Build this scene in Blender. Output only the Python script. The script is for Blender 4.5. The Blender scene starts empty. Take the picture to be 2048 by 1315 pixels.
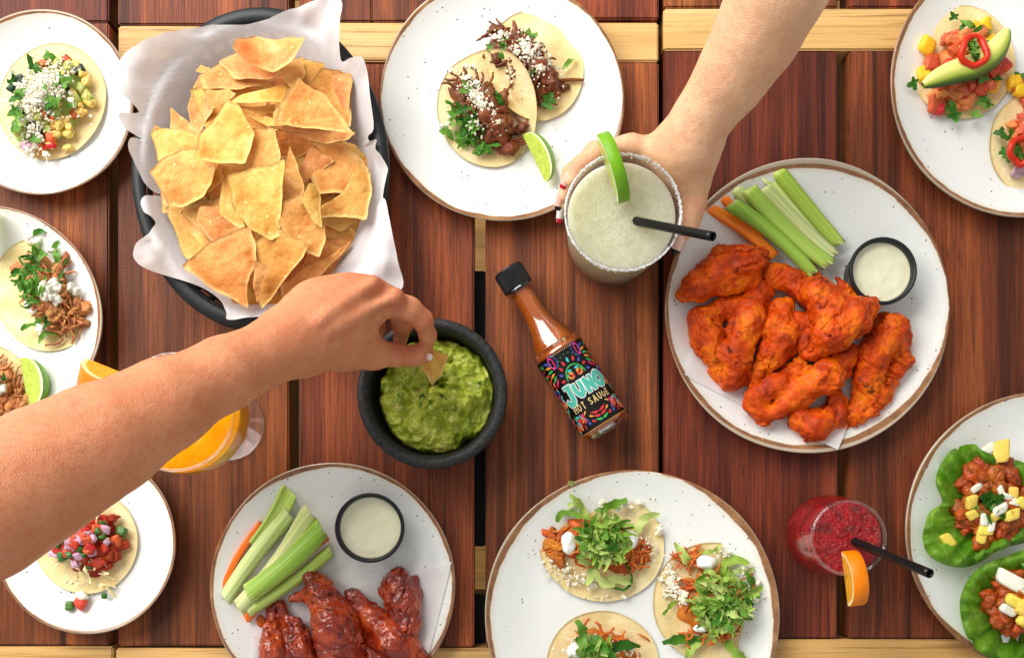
import bpy, bmesh, math, random
import numpy as np
from mathutils import Vector, Matrix, Euler

# ------------------------------------------------------------------ scale: photograph pixels on the table top -> metres
S = 2400.0                    # photo pixels per metre on the table top
H = 0.88                      # camera height above the table
NX, NY = 1024.0, 980.0        # pixel straight below the camera
CAMX, CAMY = (NX - 1024) / S, (657.5 - NY) / S
scene = bpy.context.scene
col = scene.collection
R = math.radians

# ------------------------------------------------------------------ camera
cd = bpy.data.cameras.new('camera')
cam = bpy.data.objects.new('camera', cd)
col.objects.link(cam)
cam.location = (CAMX, CAMY, H)
cam.rotation_euler = (0, 0, 0)
cd.sensor_width = 36.0
cd.lens = 36.0 * H / (2048 / S)
cd.shift_y = (NY - 657.5) / 2048.0
cd.clip_start, cd.clip_end = 0.01, 50
scene.camera = cam

# ------------------------------------------------------------------ light: soft shaded daylight from the upper left
world = bpy.data.worlds.new('World')
scene.world = world
world.use_nodes = True
bg = world.node_tree.nodes['Background']
bg.inputs[0].default_value = (1.0, 0.985, 0.96, 1)
bg.inputs[1].default_value = 0.50


def area(name, loc, target, sx, sy, power, colr):
    l = bpy.data.lights.new(name, 'AREA')
    l.shape = 'RECTANGLE'
    l.size, l.size_y, l.energy, l.color = sx, sy, power, colr
    o = bpy.data.objects.new(name, l)
    col.objects.link(o)
    o.location = loc
    d = Vector(target) - Vector(loc)
    o.rotation_euler = d.to_track_quat('-Z', 'Y').to_euler()
    return o


area('window_light', (-1.15, 1.15, 1.35), (-0.05, 0.0, 0), 2.0, 1.5, 78, (1.0, 0.975, 0.93))
vs = scene.view_settings
scene.display_settings.display_device = 'sRGB'
vs.view_transform = 'Standard'
vs.look = 'None'
vs.exposure = 0.06
vs.gamma = 1.0
vs.use_curve_mapping = False
scene.cycles.max_bounces = 8
scene.cycles.transparent_max_bounces = 12
scene.cycles.caustics_reflective = False
scene.cycles.caustics_refractive = False
scene.cycles.use_denoising = True

# ------------------------------------------------------------------ helpers
rnd = random.Random(11)


def at(px, py, z=0.0):
    k = (H - z) / H
    return np.array([CAMX + ((px - 1024) / S - CAMX) * k, CAMY + ((657.5 - py) / S - CAMY) * k, z])


def ln(px, z=0.0):
    return px / S * (H - z) / H


_g = np.random.RandomState(5)
_perm = np.concatenate([_g.permutation(256)] * 3)
_grad = _g.normal(size=(256, 3))
_grad /= np.linalg.norm(_grad, axis=1)[:, None]


def pn(P):
    """gradient noise, P (...,3)"""
    P = np.asarray(P, float)
    i = np.floor(P).astype(int)
    f = P - i
    u = f * f * f * (f * (f * 6 - 15) + 10)
    i &= 255
    out = 0
    for dx in (0, 1):
        for dy in (0, 1):
            for dz in (0, 1):
                h = _perm[_perm[_perm[(i[..., 0] + dx) & 255] + ((i[..., 1] + dy) & 255)] + ((i[..., 2] + dz) & 255)]
                g = _grad[h & 255]
                d = (f[..., 0] - dx) * g[..., 0] + (f[..., 1] - dy) * g[..., 1] + (f[..., 2] - dz) * g[..., 2]
                w = (u[..., 0] if dx else 1 - u[..., 0]) * (u[..., 1] if dy else 1 - u[..., 1]) * (u[..., 2] if dz else 1 - u[..., 2])
                out = out + w * d
    return out


def fbm(P, octs=3, gain=0.5):
    P = np.asarray(P, float)
    o, a = 0, 1.0
    for k in range(octs):
        o = o + a * pn(P * 2 ** k + 17.3 * k)
        a *= gain
    return o


def mesh(name, V, F, smooth=True):
    me = bpy.data.meshes.new(name)
    me.from_pydata([tuple(map(float, v)) for v in V], [], [tuple(map(int, f)) for f in F])
    me.update()
    if smooth:
        me.polygons.foreach_set('use_smooth', [True] * len(me.polygons))
    return me


def link(name, me, mats=None, parent=None):
    o = bpy.data.objects.new(name, me)
    col.objects.link(o)
    if mats is not None and me is not None and not me.materials:
        for m in (mats if isinstance(mats, (list, tuple)) else [mats]):
            me.materials.append(m)
    if parent is not None:
        o.parent = parent
        o.matrix_parent_inverse = Matrix.Translation(-parent.location) if parent.type == 'EMPTY' else parent.matrix_world.inverted()
    return o


def tag(o, label, cat, group=None, kind=None):
    o['label'] = label
    o['category'] = cat
    if group:
        o['group'] = group
    if kind:
        o['kind'] = kind
    return o


def thing(name, loc, label, cat, group=None):
    o = bpy.data.objects.new(name, None)
    o.empty_display_size = 0.01
    col.objects.link(o)
    o.location = tuple(map(float, loc))
    return tag(o, label, cat, group)


def place(name, me, loc, rot=(0, 0, 0), sc=1.0, parent=None, mat=None):
    """a copy of a shared mesh at a world place under a parent empty"""
    o = bpy.data.objects.new(name, me)
    col.objects.link(o)
    o.location = tuple(map(float, loc))
    o.rotation_euler = rot
    o.scale = (sc, sc, sc) if not isinstance(sc, (tuple, list)) else sc
    if mat is not None:
        if not me.materials:
            me.materials.append(mat)
        elif me.materials[0] != mat:
            o.material_slots[0].link = 'OBJECT'
            o.material_slots[0].material = mat
    if parent is not None:
        o.parent = parent
        o.matrix_parent_inverse = Matrix.Translation(-parent.location)
    return o


def grid_faces(nu, nv, wrap_u=False, off=0, flip=False):
    F = []
    for i in range(nu if wrap_u else nu - 1):
        for j in range(nv - 1):
            a, b = i * nv + j, ((i + 1) % nu) * nv + j
            q = (a + off, b + off, b + 1 + off, a + 1 + off)
            F.append(q[::-1] if flip else q)
    return F


def lathe(prof, n=64, wob=None, close=False):
    """prof list of (r,z) from the middle of the top... -> V,F ; wob(theta)->radius factor"""
    V, m = [], len(prof)
    for i in range(n):
        t = 2 * math.pi * i / n
        w = wob(t) if wob else 1.0
        for r, z in prof:
            V.append((r * w * math.cos(t), r * w * math.sin(t), z))
    return V, grid_faces(n, m, True)


def tube(pts, rad, n=10, cap=True):
    pts = [np.array(p, float) for p in pts]
    rr = rad if isinstance(rad, (list, tuple, np.ndarray)) else [rad] * len(pts)
    V, F = [], []
    up = np.array([0.13, 0.27, 0.95])
    for i, p in enumerate(pts):
        d = pts[min(i + 1, len(pts) - 1)] - pts[max(i - 1, 0)]
        d = d / (np.linalg.norm(d) + 1e-12)
        a = np.cross(up, d)
        if np.linalg.norm(a) < 1e-4:
            a = np.cross(np.array([1, 0, 0]), d)
        a /= np.linalg.norm(a)
        b = np.cross(d, a)
        for k in range(n):
            t = 2 * math.pi * k / n
            V.append(p + rr[i] * (math.cos(t) * a + math.sin(t) * b))
    for i in range(len(pts) - 1):
        for k in range(n):
            k2 = (k + 1) % n
            F.append((i * n + k, i * n + k2, (i + 1) * n + k2, (i + 1) * n + k))
    if cap:
        F.append(tuple(range(n))[::-1])
        F.append(tuple((len(pts) - 1) * n + k for k in range(n)))
    return V, F


def join(parts):
    V, F = [], []
    for v, f in parts:
        o = len(V)
        V += [tuple(p) for p in v]
        F += [tuple(i + o for i in q) for q in f]
    return V, F


def spline(pts, n, closed=False):
    """Catmull-Rom through pts, n samples per span"""
    P = [np.array(p, float) for p in pts]
    m = len(P)
    out = []
    for i in range(m if closed else m - 1):
        g = lambda k: P[k % m] if closed else P[min(max(k, 0), m - 1)]
        p0, p1, p2, p3 = g(i - 1), g(i), g(i + 1), g(i + 2)
        for s in range(n):
            t = s / n
            out.append(0.5 * ((2 * p1) + (-p0 + p2) * t + (2 * p0 - 5 * p1 + 4 * p2 - p3) * t * t + (-p0 + 3 * p1 - 3 * p2 + p3) * t ** 3))
    if not closed:
        out.append(P[-1])
    return out


def box(x0, x1, y0, y1, z0, z1, bev=0.0012):
    bm = bmesh.new()
    bmesh.ops.create_cube(bm, size=1)
    for v in bm.verts:
        v.co = Vector(((x0 + x1) / 2 + v.co.x * (x1 - x0), (y0 + y1) / 2 + v.co.y * (y1 - y0), (z0 + z1) / 2 + v.co.z * (z1 - z0)))
    if bev:
        bmesh.ops.bevel(bm, geom=bm.edges[:], offset=bev, segments=2, affect='EDGES')
    me = bpy.data.meshes.new('box')
    bm.to_mesh(me)
    bm.free()
    return me


def ico(sub, r=1.0):
    bm = bmesh.new()
    bmesh.ops.create_icosphere(bm, subdivisions=sub, radius=r)
    V = np.array([v.co[:] for v in bm.verts])
    F = [[v.index for v in f.verts] for f in bm.faces]
    bm.free()
    return V, F


ICO2, ICO3, ICO1 = ico(2), ico(3), ico(1)


def surfnet(D, lo, h):
    """naive surface nets of a distance grid -> V,F"""
    s = D < 0
    nx, ny, nz = D.shape
    c = np.zeros((nx - 1, ny - 1, nz - 1), np.int8)
    for a in (0, 1):
        for b in (0, 1):
            for d in (0, 1):
                c += s[a:nx - 1 + a, b:ny - 1 + b, d:nz - 1 + d]
    I = np.argwhere((c > 0) & (c < 8))
    idx = -np.ones(c.shape, int)
    idx[I[:, 0], I[:, 1], I[:, 2]] = np.arange(len(I))
    acc = np.zeros((len(I), 3))
    cnt = np.zeros(len(I))
    cor = [(a, b, d) for a in (0, 1) for b in (0, 1) for d in (0, 1)]
    for p in range(8):
        for q in range(p + 1, 8):
            A, B = np.array(cor[p]), np.array(cor[q])
            if abs(A - B).sum() != 1:
                continue
            va = D[I[:, 0] + A[0], I[:, 1] + A[1], I[:, 2] + A[2]]
            vb = D[I[:, 0] + B[0], I[:, 1] + B[1], I[:, 2] + B[2]]
            m = (va < 0) != (vb < 0)
            t = np.where(m, va / np.where(m, va - vb, 1), 0)
            acc += np.where(m[:, None], A + t[:, None] * (B - A), 0)
            cnt += m
    V = (I + acc / cnt[:, None]) * h + np.array(lo)
    F = []
    for ax in range(3):
        sl0 = [slice(None)] * 3
        sl1 = [slice(None)] * 3
        sl0[ax], sl1[ax] = slice(0, -1), slice(1, None)
        a, b = s[tuple(sl0)], s[tuple(sl1)]
        E = np.argwhere(a != b)
        o1, o2 = [(1, 2), (2, 0), (0, 1)][ax]
        ok = (E[:, o1] > 0) & (E[:, o2] > 0) & (E[:, o1] < D.shape[o1] - 1) & (E[:, o2] < D.shape[o2] - 1)
        E = E[ok]
        q = []
        for d1, d2 in ((1, 1), (0, 1), (0, 0), (1, 0)):
            G = E.copy()
            G[:, o1] -= d1
            G[:, o2] -= d2
            q.append(idx[G[:, 0], G[:, 1], G[:, 2]])
        q = np.stack(q, 1)
        fl = a[E[:, 0], E[:, 1], E[:, 2]]
        q[~fl] = q[~fl][:, ::-1]
        F.append(q)
    return V, np.concatenate(F)


def smin(a, b, k):
    h = np.maximum(k - np.abs(a - b), 0) / k
    return np.minimum(a, b) - h * h * k * 0.25


def sdf_mesh(name, prims, h, k, noise=None, zscale=1.0, pad=0.004):
    """prims: (a,b,ra,rb[,k]) round cones in world space -> one continuous mesh"""
    pts = np.array([p[0] - np.array([p[2]] * 3) for p in prims] + [p[1] - np.array([p[3]] * 3) for p in prims])
    pth = np.array([p[0] + np.array([p[2]] * 3) for p in prims] + [p[1] + np.array([p[3]] * 3) for p in prims])
    lo, hi = pts.min(0) - pad - 2 * h, pth.max(0) + pad + 2 * h
    n = np.ceil((hi - lo) / h).astype(int) + 1
    D = np.full(n, 1.0)
    for p in prims:
        a, b, ra, rb = (np.array(p[0], float), np.array(p[1], float), p[2], p[3])
        kk = p[4] if len(p) > 4 else k
        rm = max(ra, rb) + pad + kk + 2 * h
        i0 = np.maximum(((np.minimum(a, b) - rm - lo) / h).astype(int), 0)
        i1 = np.minimum(((np.maximum(a, b) + rm - lo) / h).astype(int) + 2, n)
        X = [lo[d] + h * np.arange(i0[d], i1[d]) for d in range(3)]
        P = np.stack(np.meshgrid(*X, indexing='ij'), -1)
        ba = b - a
        t = np.clip(((P - a) @ ba) / (ba @ ba + 1e-12), 0, 1)
        d = np.linalg.norm(P - a - t[..., None] * ba, axis=-1) - (ra + (rb - ra) * t)
        sl = tuple(slice(i0[d_], i1[d_]) for d_ in range(3))
        D[sl] = smin(D[sl], d, kk)
    if noise is not None:
        m = np.abs(D) < pad
        I = np.argwhere(m)
        D[m] += noise(lo + I * h)
    V, F = surfnet(D, lo, h)
    me = bpy.data.meshes.new(name)
    me.vertices.add(len(V))
    me.vertices.foreach_set('co', V.astype(np.float32).ravel())
    me.loops.add(len(F) * 4)
    me.loops.foreach_set('vertex_index', F.astype(np.int32).ravel())
    me.polygons.add(len(F))
    me.polygons.foreach_set('loop_start', np.arange(0, len(F) * 4, 4, dtype=np.int32))
    me.polygons.foreach_set('use_smooth', np.ones(len(F), bool))
    me.update(calc_edges=True)
    me.validate()
    return me, V


# ------------------------------------------------------------------ materials
def srgb(r, g, b):
    f = lambda c: ((c / 255 + 0.055) / 1.055) ** 2.4 if c > 10 else c / 255 / 12.92
    return (f(r), f(g), f(b), 1.0)


class M:
    """a small node builder round one Principled material"""

    def __init__(self, name, rough=0.5, **kw):
        self.m = bpy.data.materials.new(name)
        self.m.use_nodes = True
        self.nt = self.m.node_tree
        self.b = self.nt.nodes['Principled BSDF']
        self.b.inputs['Roughness'].default_value = rough
        self.b.inputs['Specular IOR Level'].default_value = 0.3
        for k, v in kw.items():
            self.set(k.replace('_', ' '), v)
        self.tc = self.nt.nodes.new('ShaderNodeTexCoord')
        self.oi = self.nt.nodes.new('ShaderNodeObjectInfo')
        self.obj = self.tc.outputs['Object']
        self.rand = self.oi.outputs['Random']

    def set(self, k, v):
        s = self.b.inputs[k]
        if hasattr(v, 'is_output'):
            self.nt.links.new(v, s)
        else:
            s.default_value = v
        return self

    def _in(self, s, v):
        if hasattr(v, 'is_output'):
            self.nt.links.new(v, s)
        elif v is not None:
            s.default_value = v

    def map(self, sc=(1, 1, 1), rot=(0, 0, 0), src=None, rand=0.0):
        n = self.nt.nodes.new('ShaderNodeMapping')
        self._in(n.inputs[0], src or self.obj)
        n.inputs['Scale'].default_value = sc
        n.inputs['Rotation'].default_value = rot
        if rand:
            c = self.nt.nodes.new('ShaderNodeCombineXYZ')
            for k in range(3):
                self._in(c.inputs[k], self.math('MULTIPLY', self.rand, rand * (1 + 0.37 * k)))
            self.nt.links.new(c.outputs[0], n.inputs['Location'])
        return n.outputs[0]

    def noise(self, scale, detail=3, rough=0.5, vec=None, dist=0.0):
        n = self.nt.nodes.new('ShaderNodeTexNoise')
        self._in(n.inputs['Vector'], vec or self.obj)
        n.inputs['Scale'].default_value = scale
        n.inputs['Detail'].default_value = detail
        n.inputs['Roughness'].default_value = rough
        n.inputs['Distortion'].default_value = dist
        return n.outputs[0]

    def voro(self, scale, vec=None, feat='F1', out='Distance', rnd_=1.0):
        n = self.nt.nodes.new('ShaderNodeTexVoronoi')
        n.feature = feat
        self._in(n.inputs['Vector'], vec or self.obj)
        n.inputs['Scale'].default_value = scale
        n.inputs['Randomness'].default_value = rnd_
        return n.outputs[out]

    def ramp(self, fac, stops, interp='LINEAR'):
        n = self.nt.nodes.new('ShaderNodeValToRGB')
        self._in(n.inputs[0], fac)
        e = n.color_ramp.elements
        n.color_ramp.interpolation = interp
        while len(e) < len(stops):
            e.new(0.5)
        for el, (p, c) in zip(e, stops):
            el.position = p
            el.color = c if isinstance(c, (tuple, list)) else (c, c, c, 1)
        return n.outputs[0]

    def mix(self, fac, a, b, mode='MIX'):
        n = self.nt.nodes.new('ShaderNodeMix')
        n.data_type = 'RGBA'
        n.blend_type = mode
        self._in(n.inputs[0], fac)
        self._in(n.inputs[6], a)
        self._in(n.inputs[7], b)
        return n.outputs[2]

    def math(self, op, a, b=None, clamp=False):
        n = self.nt.nodes.new('ShaderNodeMath')
        n.operation = op
        n.use_clamp = clamp
        self._in(n.inputs[0], a)
        if b is not None:
            self._in(n.inputs[1], b)
        return n.outputs[0]

    def sep(self, vec=None):
        n = self.nt.nodes.new('ShaderNodeSeparateXYZ')
        self._in(n.inputs[0], vec or self.obj)
        return n.outputs

    def length(self, vec):
        n = self.nt.nodes.new('ShaderNodeVectorMath')
        n.operation = 'LENGTH'
        self._in(n.inputs[0], vec)
        return n.outputs['Value']

    def hsv(self, c, h=0.5, s=1.0, v=1.0):
        n = self.nt.nodes.new('ShaderNodeHueSaturation')
        self._in(n.inputs['Hue'], h)
        self._in(n.inputs['Saturation'], s)
        self._in(n.inputs['Value'], v)
        self._in(n.inputs['Color'], c)
        return n.outputs[0]

    def vary(self, c, amt=0.3, hue=0.02):
        """per-object variation of brightness and hue"""
        v = self.math('ADD', self.math('MULTIPLY', self.rand, amt), 1 - amt / 2)
        r2 = self.math('FRACT', self.math('MULTIPLY', self.rand, 7.31))
        h = self.math('ADD', self.math('MULTIPLY', r2, hue), 0.5 - hue / 2)
        return self.hsv(c, h, 1.0, v)

    def bump(self, height, dist=0.001, strength=1.0, normal=None):
        n = self.nt.nodes.new('ShaderNodeBump')
        n.inputs['Strength'].default_value = strength
        n.inputs['Distance'].default_value = dist
        self._in(n.inputs['Height'], height)
        if normal is not None:
            self._in(n.inputs['Normal'], normal)
        self.nt.links.new(n.outputs[0], self.b.inputs['Normal'])
        return n.outputs[0]

    def attr(self, name, out='Color'):
        n = self.nt.nodes.new('ShaderNodeAttribute')
        n.attribute_name = name
        return n.outputs[out]

    def base(self, c):
        return self.set('Base Color', c)

    def sss(self, w, rad=(1.0, 0.4, 0.2), scale=0.003):
        self.set('Subsurface Weight', w)
        self.set('Subsurface Radius', rad)
        self.set('Subsurface Scale', scale)
        return self


def simple(name, c, rough=0.5, noise=None, bump=None, var=0.0, hue=0.01, **kw):
    m = M(name, rough, **kw)
    cc = c
    if noise:
        sc, amt = noise
        f = m.noise(sc, 4, 0.6)
        d = tuple(x * (1 - amt) for x in c[:3]) + (1,)
        l = tuple(min(1, x * (1 + amt)) for x in c[:3]) + (1,)
        cc = m.ramp(f, [(0.3, d), (0.7, l)])
    if var:
        cc = m.vary(cc, var, hue)
    m.base(cc)
    if bump:
        m.bump(m.noise(bump[0], 4, 0.6), bump[1])
    return m


def thin_glass(name, tint=(1, 1, 1, 1), refl=1.0):
    """clear glass wall: lets light through, mirrors at its edges"""
    m = bpy.data.materials.new(name)
    m.use_nodes = True
    nt = m.node_tree
    nt.nodes.remove(nt.nodes['Principled BSDF'])
    out = nt.nodes['Material Output']
    t = nt.nodes.new('ShaderNodeBsdfTransparent')
    t.inputs[0].default_value = tint
    g = nt.nodes.new('ShaderNodeBsdfGlossy')
    g.inputs['Roughness'].default_value = 0.02
    fr = nt.nodes.new('ShaderNodeLayerWeight')
    fr.inputs[0].default_value = 0.35
    mp = nt.nodes.new('ShaderNodeMath')
    mp.operation = 'MULTIPLY_ADD'
    nt.links.new(fr.outputs['Facing'], mp.inputs[0])
    mp.inputs[1].default_value = 0.45 * refl
    mp.inputs[2].default_value = 0.04
    mx = nt.nodes.new('ShaderNodeMixShader')
    nt.links.new(mp.outputs[0], mx.inputs[0])
    nt.links.new(t.outputs[0], mx.inputs[1])
    nt.links.new(g.outputs[0], mx.inputs[2])
    nt.links.new(mx.outputs[0], out.inputs[0])
    return m

# ================================================================== the table and what shows through its gaps
def wood_dark():
    m = M('dark_oiled_hardwood', 0.5, Specular_IOR_Level=0.22)
    v = m.map((1, 1, 1), rand=3.0)
    warp = m.noise(5, 2, 0.5, m.map((3, 1, 1), src=v))
    bands = m.noise(1, 5, 0.62, m.map((17, 1.0, 8), src=v), 1.3)
    mid = m.noise(1, 6, 0.65, m.map((170, 3.5, 20), src=v), 0.4)
    fine = m.noise(1, 4, 0.6, m.map((900, 14, 60), src=v))
    pores = m.noise(1, 2, 0.5, m.map((1300, 42, 80), src=v))
    vein = m.noise(1, 3, 0.6, m.map((60, 1.7, 20), src=v), 1.2)
    f = m.math('ADD', m.math('MULTIPLY', bands, 0.68), m.math('MULTIPLY', mid, 0.32))
    c = m.ramp(f, [(0.32, srgb(46, 22, 14)), (0.42, srgb(94, 46, 27)), (0.50, srgb(136, 69, 39)), (0.58, srgb(176, 92, 50)), (0.70, srgb(214, 128, 72))])
    c = m.mix(m.ramp(fine, [(0.35, 0.55), (0.6, 0.0)]), c, srgb(56, 28, 20))
    c = m.mix(m.ramp(pores, [(0.60, 0.0), (0.72, 0.75)]), c, srgb(38, 20, 16))
    c = m.mix(m.ramp(vein, [(0.30, 0.8), (0.40, 0.0)]), c, srgb(34, 18, 14))
    c = m.mix(m.ramp(warp, [(0.35, 0.35), (0.7, 0.0)]), c, srgb(72, 36, 25))
    c = m.vary(c, 0.5, 0.02)
    m.base(c)
    m.set('Roughness', m.ramp(fine, [(0.3, 0.58), (0.7, 0.42)]))
    saw = m.noise(1, 2, 0.5, m.map((14, 700, 10), src=v))
    h = m.math('ADD', m.math('MULTIPLY', pores, -0.5), m.math('ADD', m.math('MULTIPLY', fine, 0.6), m.math('MULTIPLY', saw, 0.35)))
    m.bump(h, 0.0005, 0.8)
    return m.m


def wood_light():
    m = M('pale_ash_wood', 0.45)
    v = m.map((1, 1, 1), rand=2.0)
    big = m.noise(1, 3, 0.5, m.map((2.2, 26, 10), src=v), 0.6)
    lines = m.noise(1, 4, 0.7, m.map((5, 210, 20), src=v), 0.8)
    fine = m.noise(1, 3, 0.6, m.map((20, 900, 40), src=v))
    c = m.ramp(big, [(0.3, srgb(205, 158, 92)), (0.55, srgb(226, 184, 118)), (0.75, srgb(238, 204, 144))])
    c = m.mix(m.ramp(lines, [(0.52, 0.0), (0.66, 0.75)]), c, srgb(132, 90, 46))
    c = m.mix(m.ramp(fine, [(0.5, 0.0), (0.75, 0.35)]), c, srgb(150, 108, 60))
    m.base(c)
    m.bump(lines, 0.0004, 0.6)
    return m.m


WD, WL = wood_dark(), wood_light()
steel = simple('black_powder_coated_steel', srgb(24, 25, 27), 0.55, bump=(900, 0.0002)).m
table = thing('table', at(1024, 657, -0.74), 'long dark red-brown plank table with pale wood cross strips under all the dishes', 'table')


def plank(name, x0, x1, y0, y1, mat, th=0.028, dz=0.0):
    a, b = at(x0, y1), at(x1, y0)
    cx, cy = (a[0] + b[0]) / 2, (a[1] + b[1]) / 2
    me = box(a[0] - cx, b[0] - cx, a[1] - cy, b[1] - cy, -th, 0, 0.0014)
    me.materials.append(mat)
    for p in me.polygons:
        p.use_smooth = False
    return place(name, me, (cx, cy, dz), parent=table)


for x0, x1, y0, y1 in [(-140, 217, 122, 1290), (235, 577, 121, 1291), (598, 948, 127, 1293), (971, 1317.5, 124, 1294), (1328, 1676, 102, 1276), (1699, 2190, 101, 1276)]:
    plank('plank', x0, x1, y0, y1, WD, dz=-0.0004 * rnd.random())
for x0, x1, y0, y1 in [(-140, 217, -260, 44), (235, 577, -260, 49.5), (598, 743.4, -260, 43), (744.4, 948, -260, 43), (971, 1317.5, -260, 38), (1328, 1676, -260, 15), (1699, 2190, -260, 15)]:
    plank('end_plank', x0, x1, y0, y1, WD, dz=-0.0004 * rnd.random())
plank('end_strip', -140, 217, 45.5, 120.5, WD)
for x0, x1, y0, y1 in [(236, 598, 51, 119.5), (599, 1317, 44.5, 122.5), (1327.5, 2190, 16.5, 100)]:
    plank('end_strip', x0, x1, y0, y1, WL, dz=-0.0003)
for x0, x1, y0, y1 in [(-140, 225.5, 1292, 1372), (230.5, 1317, 1295.5, 1376), (1327.5, 2190, 1278, 1360)]:
    plank('end_strip', x0, x1, y0, y1, WL, dz=-0.0003)
for x0, x1 in [(-140, 226), (231, 577), (598, 948), (971, 1317), (1328, 1676), (1699, 2190)]:
    plank('end_plank', x0, x1, 1377, 1560, WD)
for x, y0, y1 in [(955, 556, 1088), (955, 1180, 1300), (1700, 100, 1380), (226, -100, 1380), (582, 20, 1380), (1322, -100, 1380)]:  # steel frame, with bars added and widened to keep the plank gaps dark
    a, b = at(x - 26, y1, -0.06), at(x + (18 if x == 955 else 10 if x == 582 else 34), y0, -0.06)
    me = box(a[0], b[0], a[1], b[1], -0.075, -0.0285, 0.001)
    me.materials.append(steel)
    link('frame_or_gap_bar', me, None, table)
for y in (-120, 1420):
    a, b = at(-140, y + 40), at(2190, y - 40)
    me = box(a[0], b[0], a[1], b[1], -0.0745, -0.029, 0.001)
    me.materials.append(steel)
    link('frame_or_gap_bar', me, None, table)
for x in (-110, 2160):
    for y in (-120, 1420):
        a = at(x, y)
        me = box(a[0] - .02, a[0] + .02, a[1] - .02, a[1] + .02, -0.74, -0.0755, 0.001)
        me.materials.append(steel)
        link('leg', me, None, table)
fm = M('tan_floor', 0.6)
fm.base(fm.ramp(fm.noise(1, 4, 0.6, fm.map((3, 60, 3)), 0.5), [(0.3, srgb(120, 84, 40)), (0.7, srgb(160, 118, 60))]))
me = mesh('floor', [(-1.6, -1.6, -0.74), (1.6, -1.6, -0.74), (1.6, 1.6, -0.74), (-1.6, 1.6, -0.74)], [(0, 1, 2, 3)], False)
fl = link('floor', me, fm.m)
fl['kind'] = 'structure'


# ================================================================== plates
def plate_mat(name, Rm, white, seed):
    m = M(name, 0.16, Specular_IOR_Level=0.5)
    x, y, z = m.sep()[:3]
    c2 = m.nt.nodes.new('ShaderNodeCombineXYZ')
    m._in(c2.inputs[0], x)
    m._in(c2.inputs[1], y)
    r = m.length(c2.outputs[0])
    off = m.map((1, 1, 1), rand=5.0)
    wob = m.noise(9, 3, 0.55, off)
    wob2 = m.noise(70, 4, 0.7, off)
    e = m.math('ADD', m.math('DIVIDE', r, Rm), m.math('ADD', m.math('MULTIPLY', m.math('SUBTRACT', wob, 0.5), 0.11), m.math('MULTIPLY', m.math('SUBTRACT', wob2, 0.5), 0.020)))
    rim = m.ramp(e, [(0.965, 0.0), (0.971, 1.0)])
    halo = m.ramp(e, [(0.93, 0.0), (0.96, 0.4)])
    brown = m.ramp(m.noise(60, 5, 0.7, off), [(0.3, srgb(112, 72, 46)), (0.55, srgb(150, 104, 66)), (0.75, srgb(182, 142, 98))])
    sp = m.voro(170, off)
    spsel = m.noise(55, 2, 0.5, off)
    speck = m.math('MULTIPLY', m.ramp(sp, [(0.10, 1.0), (0.15, 0.0)]), m.ramp(spsel, [(0.50, 0.0), (0.55, 0.85)]))
    sp2 = m.voro(420, off)
    speck2 = m.math('MULTIPLY', m.ramp(sp2, [(0.10, 0.5), (0.16, 0.0)]), m.ramp(m.noise(90, 2, 0.5, off), [(0.55, 0.0), (0.6, 1.0)]))
    c = m.mix(halo, white, srgb(222, 206, 178))
    c = m.mix(speck, c, srgb(70, 66, 66))
    c = m.mix(speck2, c, srgb(120, 110, 100))
    c = m.mix(rim, c, brown)
    edge = m.ramp(m.math('DIVIDE', r, Rm), [(0.993, 0.0), (1.0, 0.75)])
    c = m.mix(edge, c, srgb(196, 186, 166))
    m.base(c)
    m.bump(m.noise(26, 2, 0.5, off), 0.0006, 0.5)
    return m.m


PLZ = 0.0075   # top of the plate's flat middle


def plate(px, py, rpx, label, seed, rimz=0.019, sy=1.0):
    Rr = ln(rpx, rimz)
    c = at(px, py, rimz)
    rs = random.Random(seed)
    a1, a2, p1, p2 = rs.uniform(.004, .009), rs.uniform(.002, .005), rs.uniform(0, 6), rs.uniform(0, 6)
    wob = lambda t: 1 + a1 * math.cos(2 * t + p1) + a2 * math.cos(3 * t + p2) + 0.0015 * math.cos(7 * t + p1)
    up = []
    for i in range(24):
        q = i / 23
        zz = PLZ + (rimz - PLZ) * (max(0, (q - 0.62) / 0.38)) ** 1.7
        up.append((Rr * (0.0001 + q * 0.985), zz))
    e = 0.0022
    prof = up + [(Rr * 0.985 + e * 0.7, rimz + 0.0004), (Rr, rimz - 0.0012), (Rr * 0.997, rimz - 0.003), (Rr * 0.985, rimz - 0.0045)]
    prof += [(Rr * 0.85, rimz - 0.0092), (Rr * 0.68, 0.0035), (Rr * 0.64, 0.0008), (Rr * 0.60, 0.0006), (Rr * 0.58, 0.003), (Rr * 0.0001, 0.003)]
    V, F = lathe(prof, 120, wob)
    V = [(v[0], v[1] * sy, v[2]) for v in V]
    me = mesh('plate', V, F)
    o = link('plate', me, plate_mat('speckled_white_glaze_%d' % seed, Rr, srgb(236, 238, 235), seed))
    o.location = (c[0], c[1], 0)
    tag(o, label, 'plate', 'speckled white plates with brown rims')
    return o


plate(82, 205, 184, 'small speckled white plate with brown rim under the vegetable and crumbled cheese taco', 1)
plate(-24, 634, 225, 'speckled white plate with brown rim under the two pulled pork tacos', 2)
plate(170, 1083, 182, 'small speckled white plate under the taco with diced tomato and red onion', 3)
plate(1004, 196, 245, 'speckled white plate with brown rim under two folded shredded beef tacos', 4)
plate(2050, 164, 269, 'speckled white plate under the two tacos with avocado and mango', 5)
plate(1615, 612, 287, 'large speckled white plate with brown rim under the bright orange wings', 6, sy=1.02)
plate(665, 1172, 246, 'speckled white plate with brown rim under the dark glazed wings', 7)
plate(1265, 1231, 294, 'large speckled white plate with brown rim under three shredded lettuce tacos', 8)
plate(2093, 1062, 281, 'large speckled white plate with brown rim under the green lettuce cups', 9)

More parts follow.
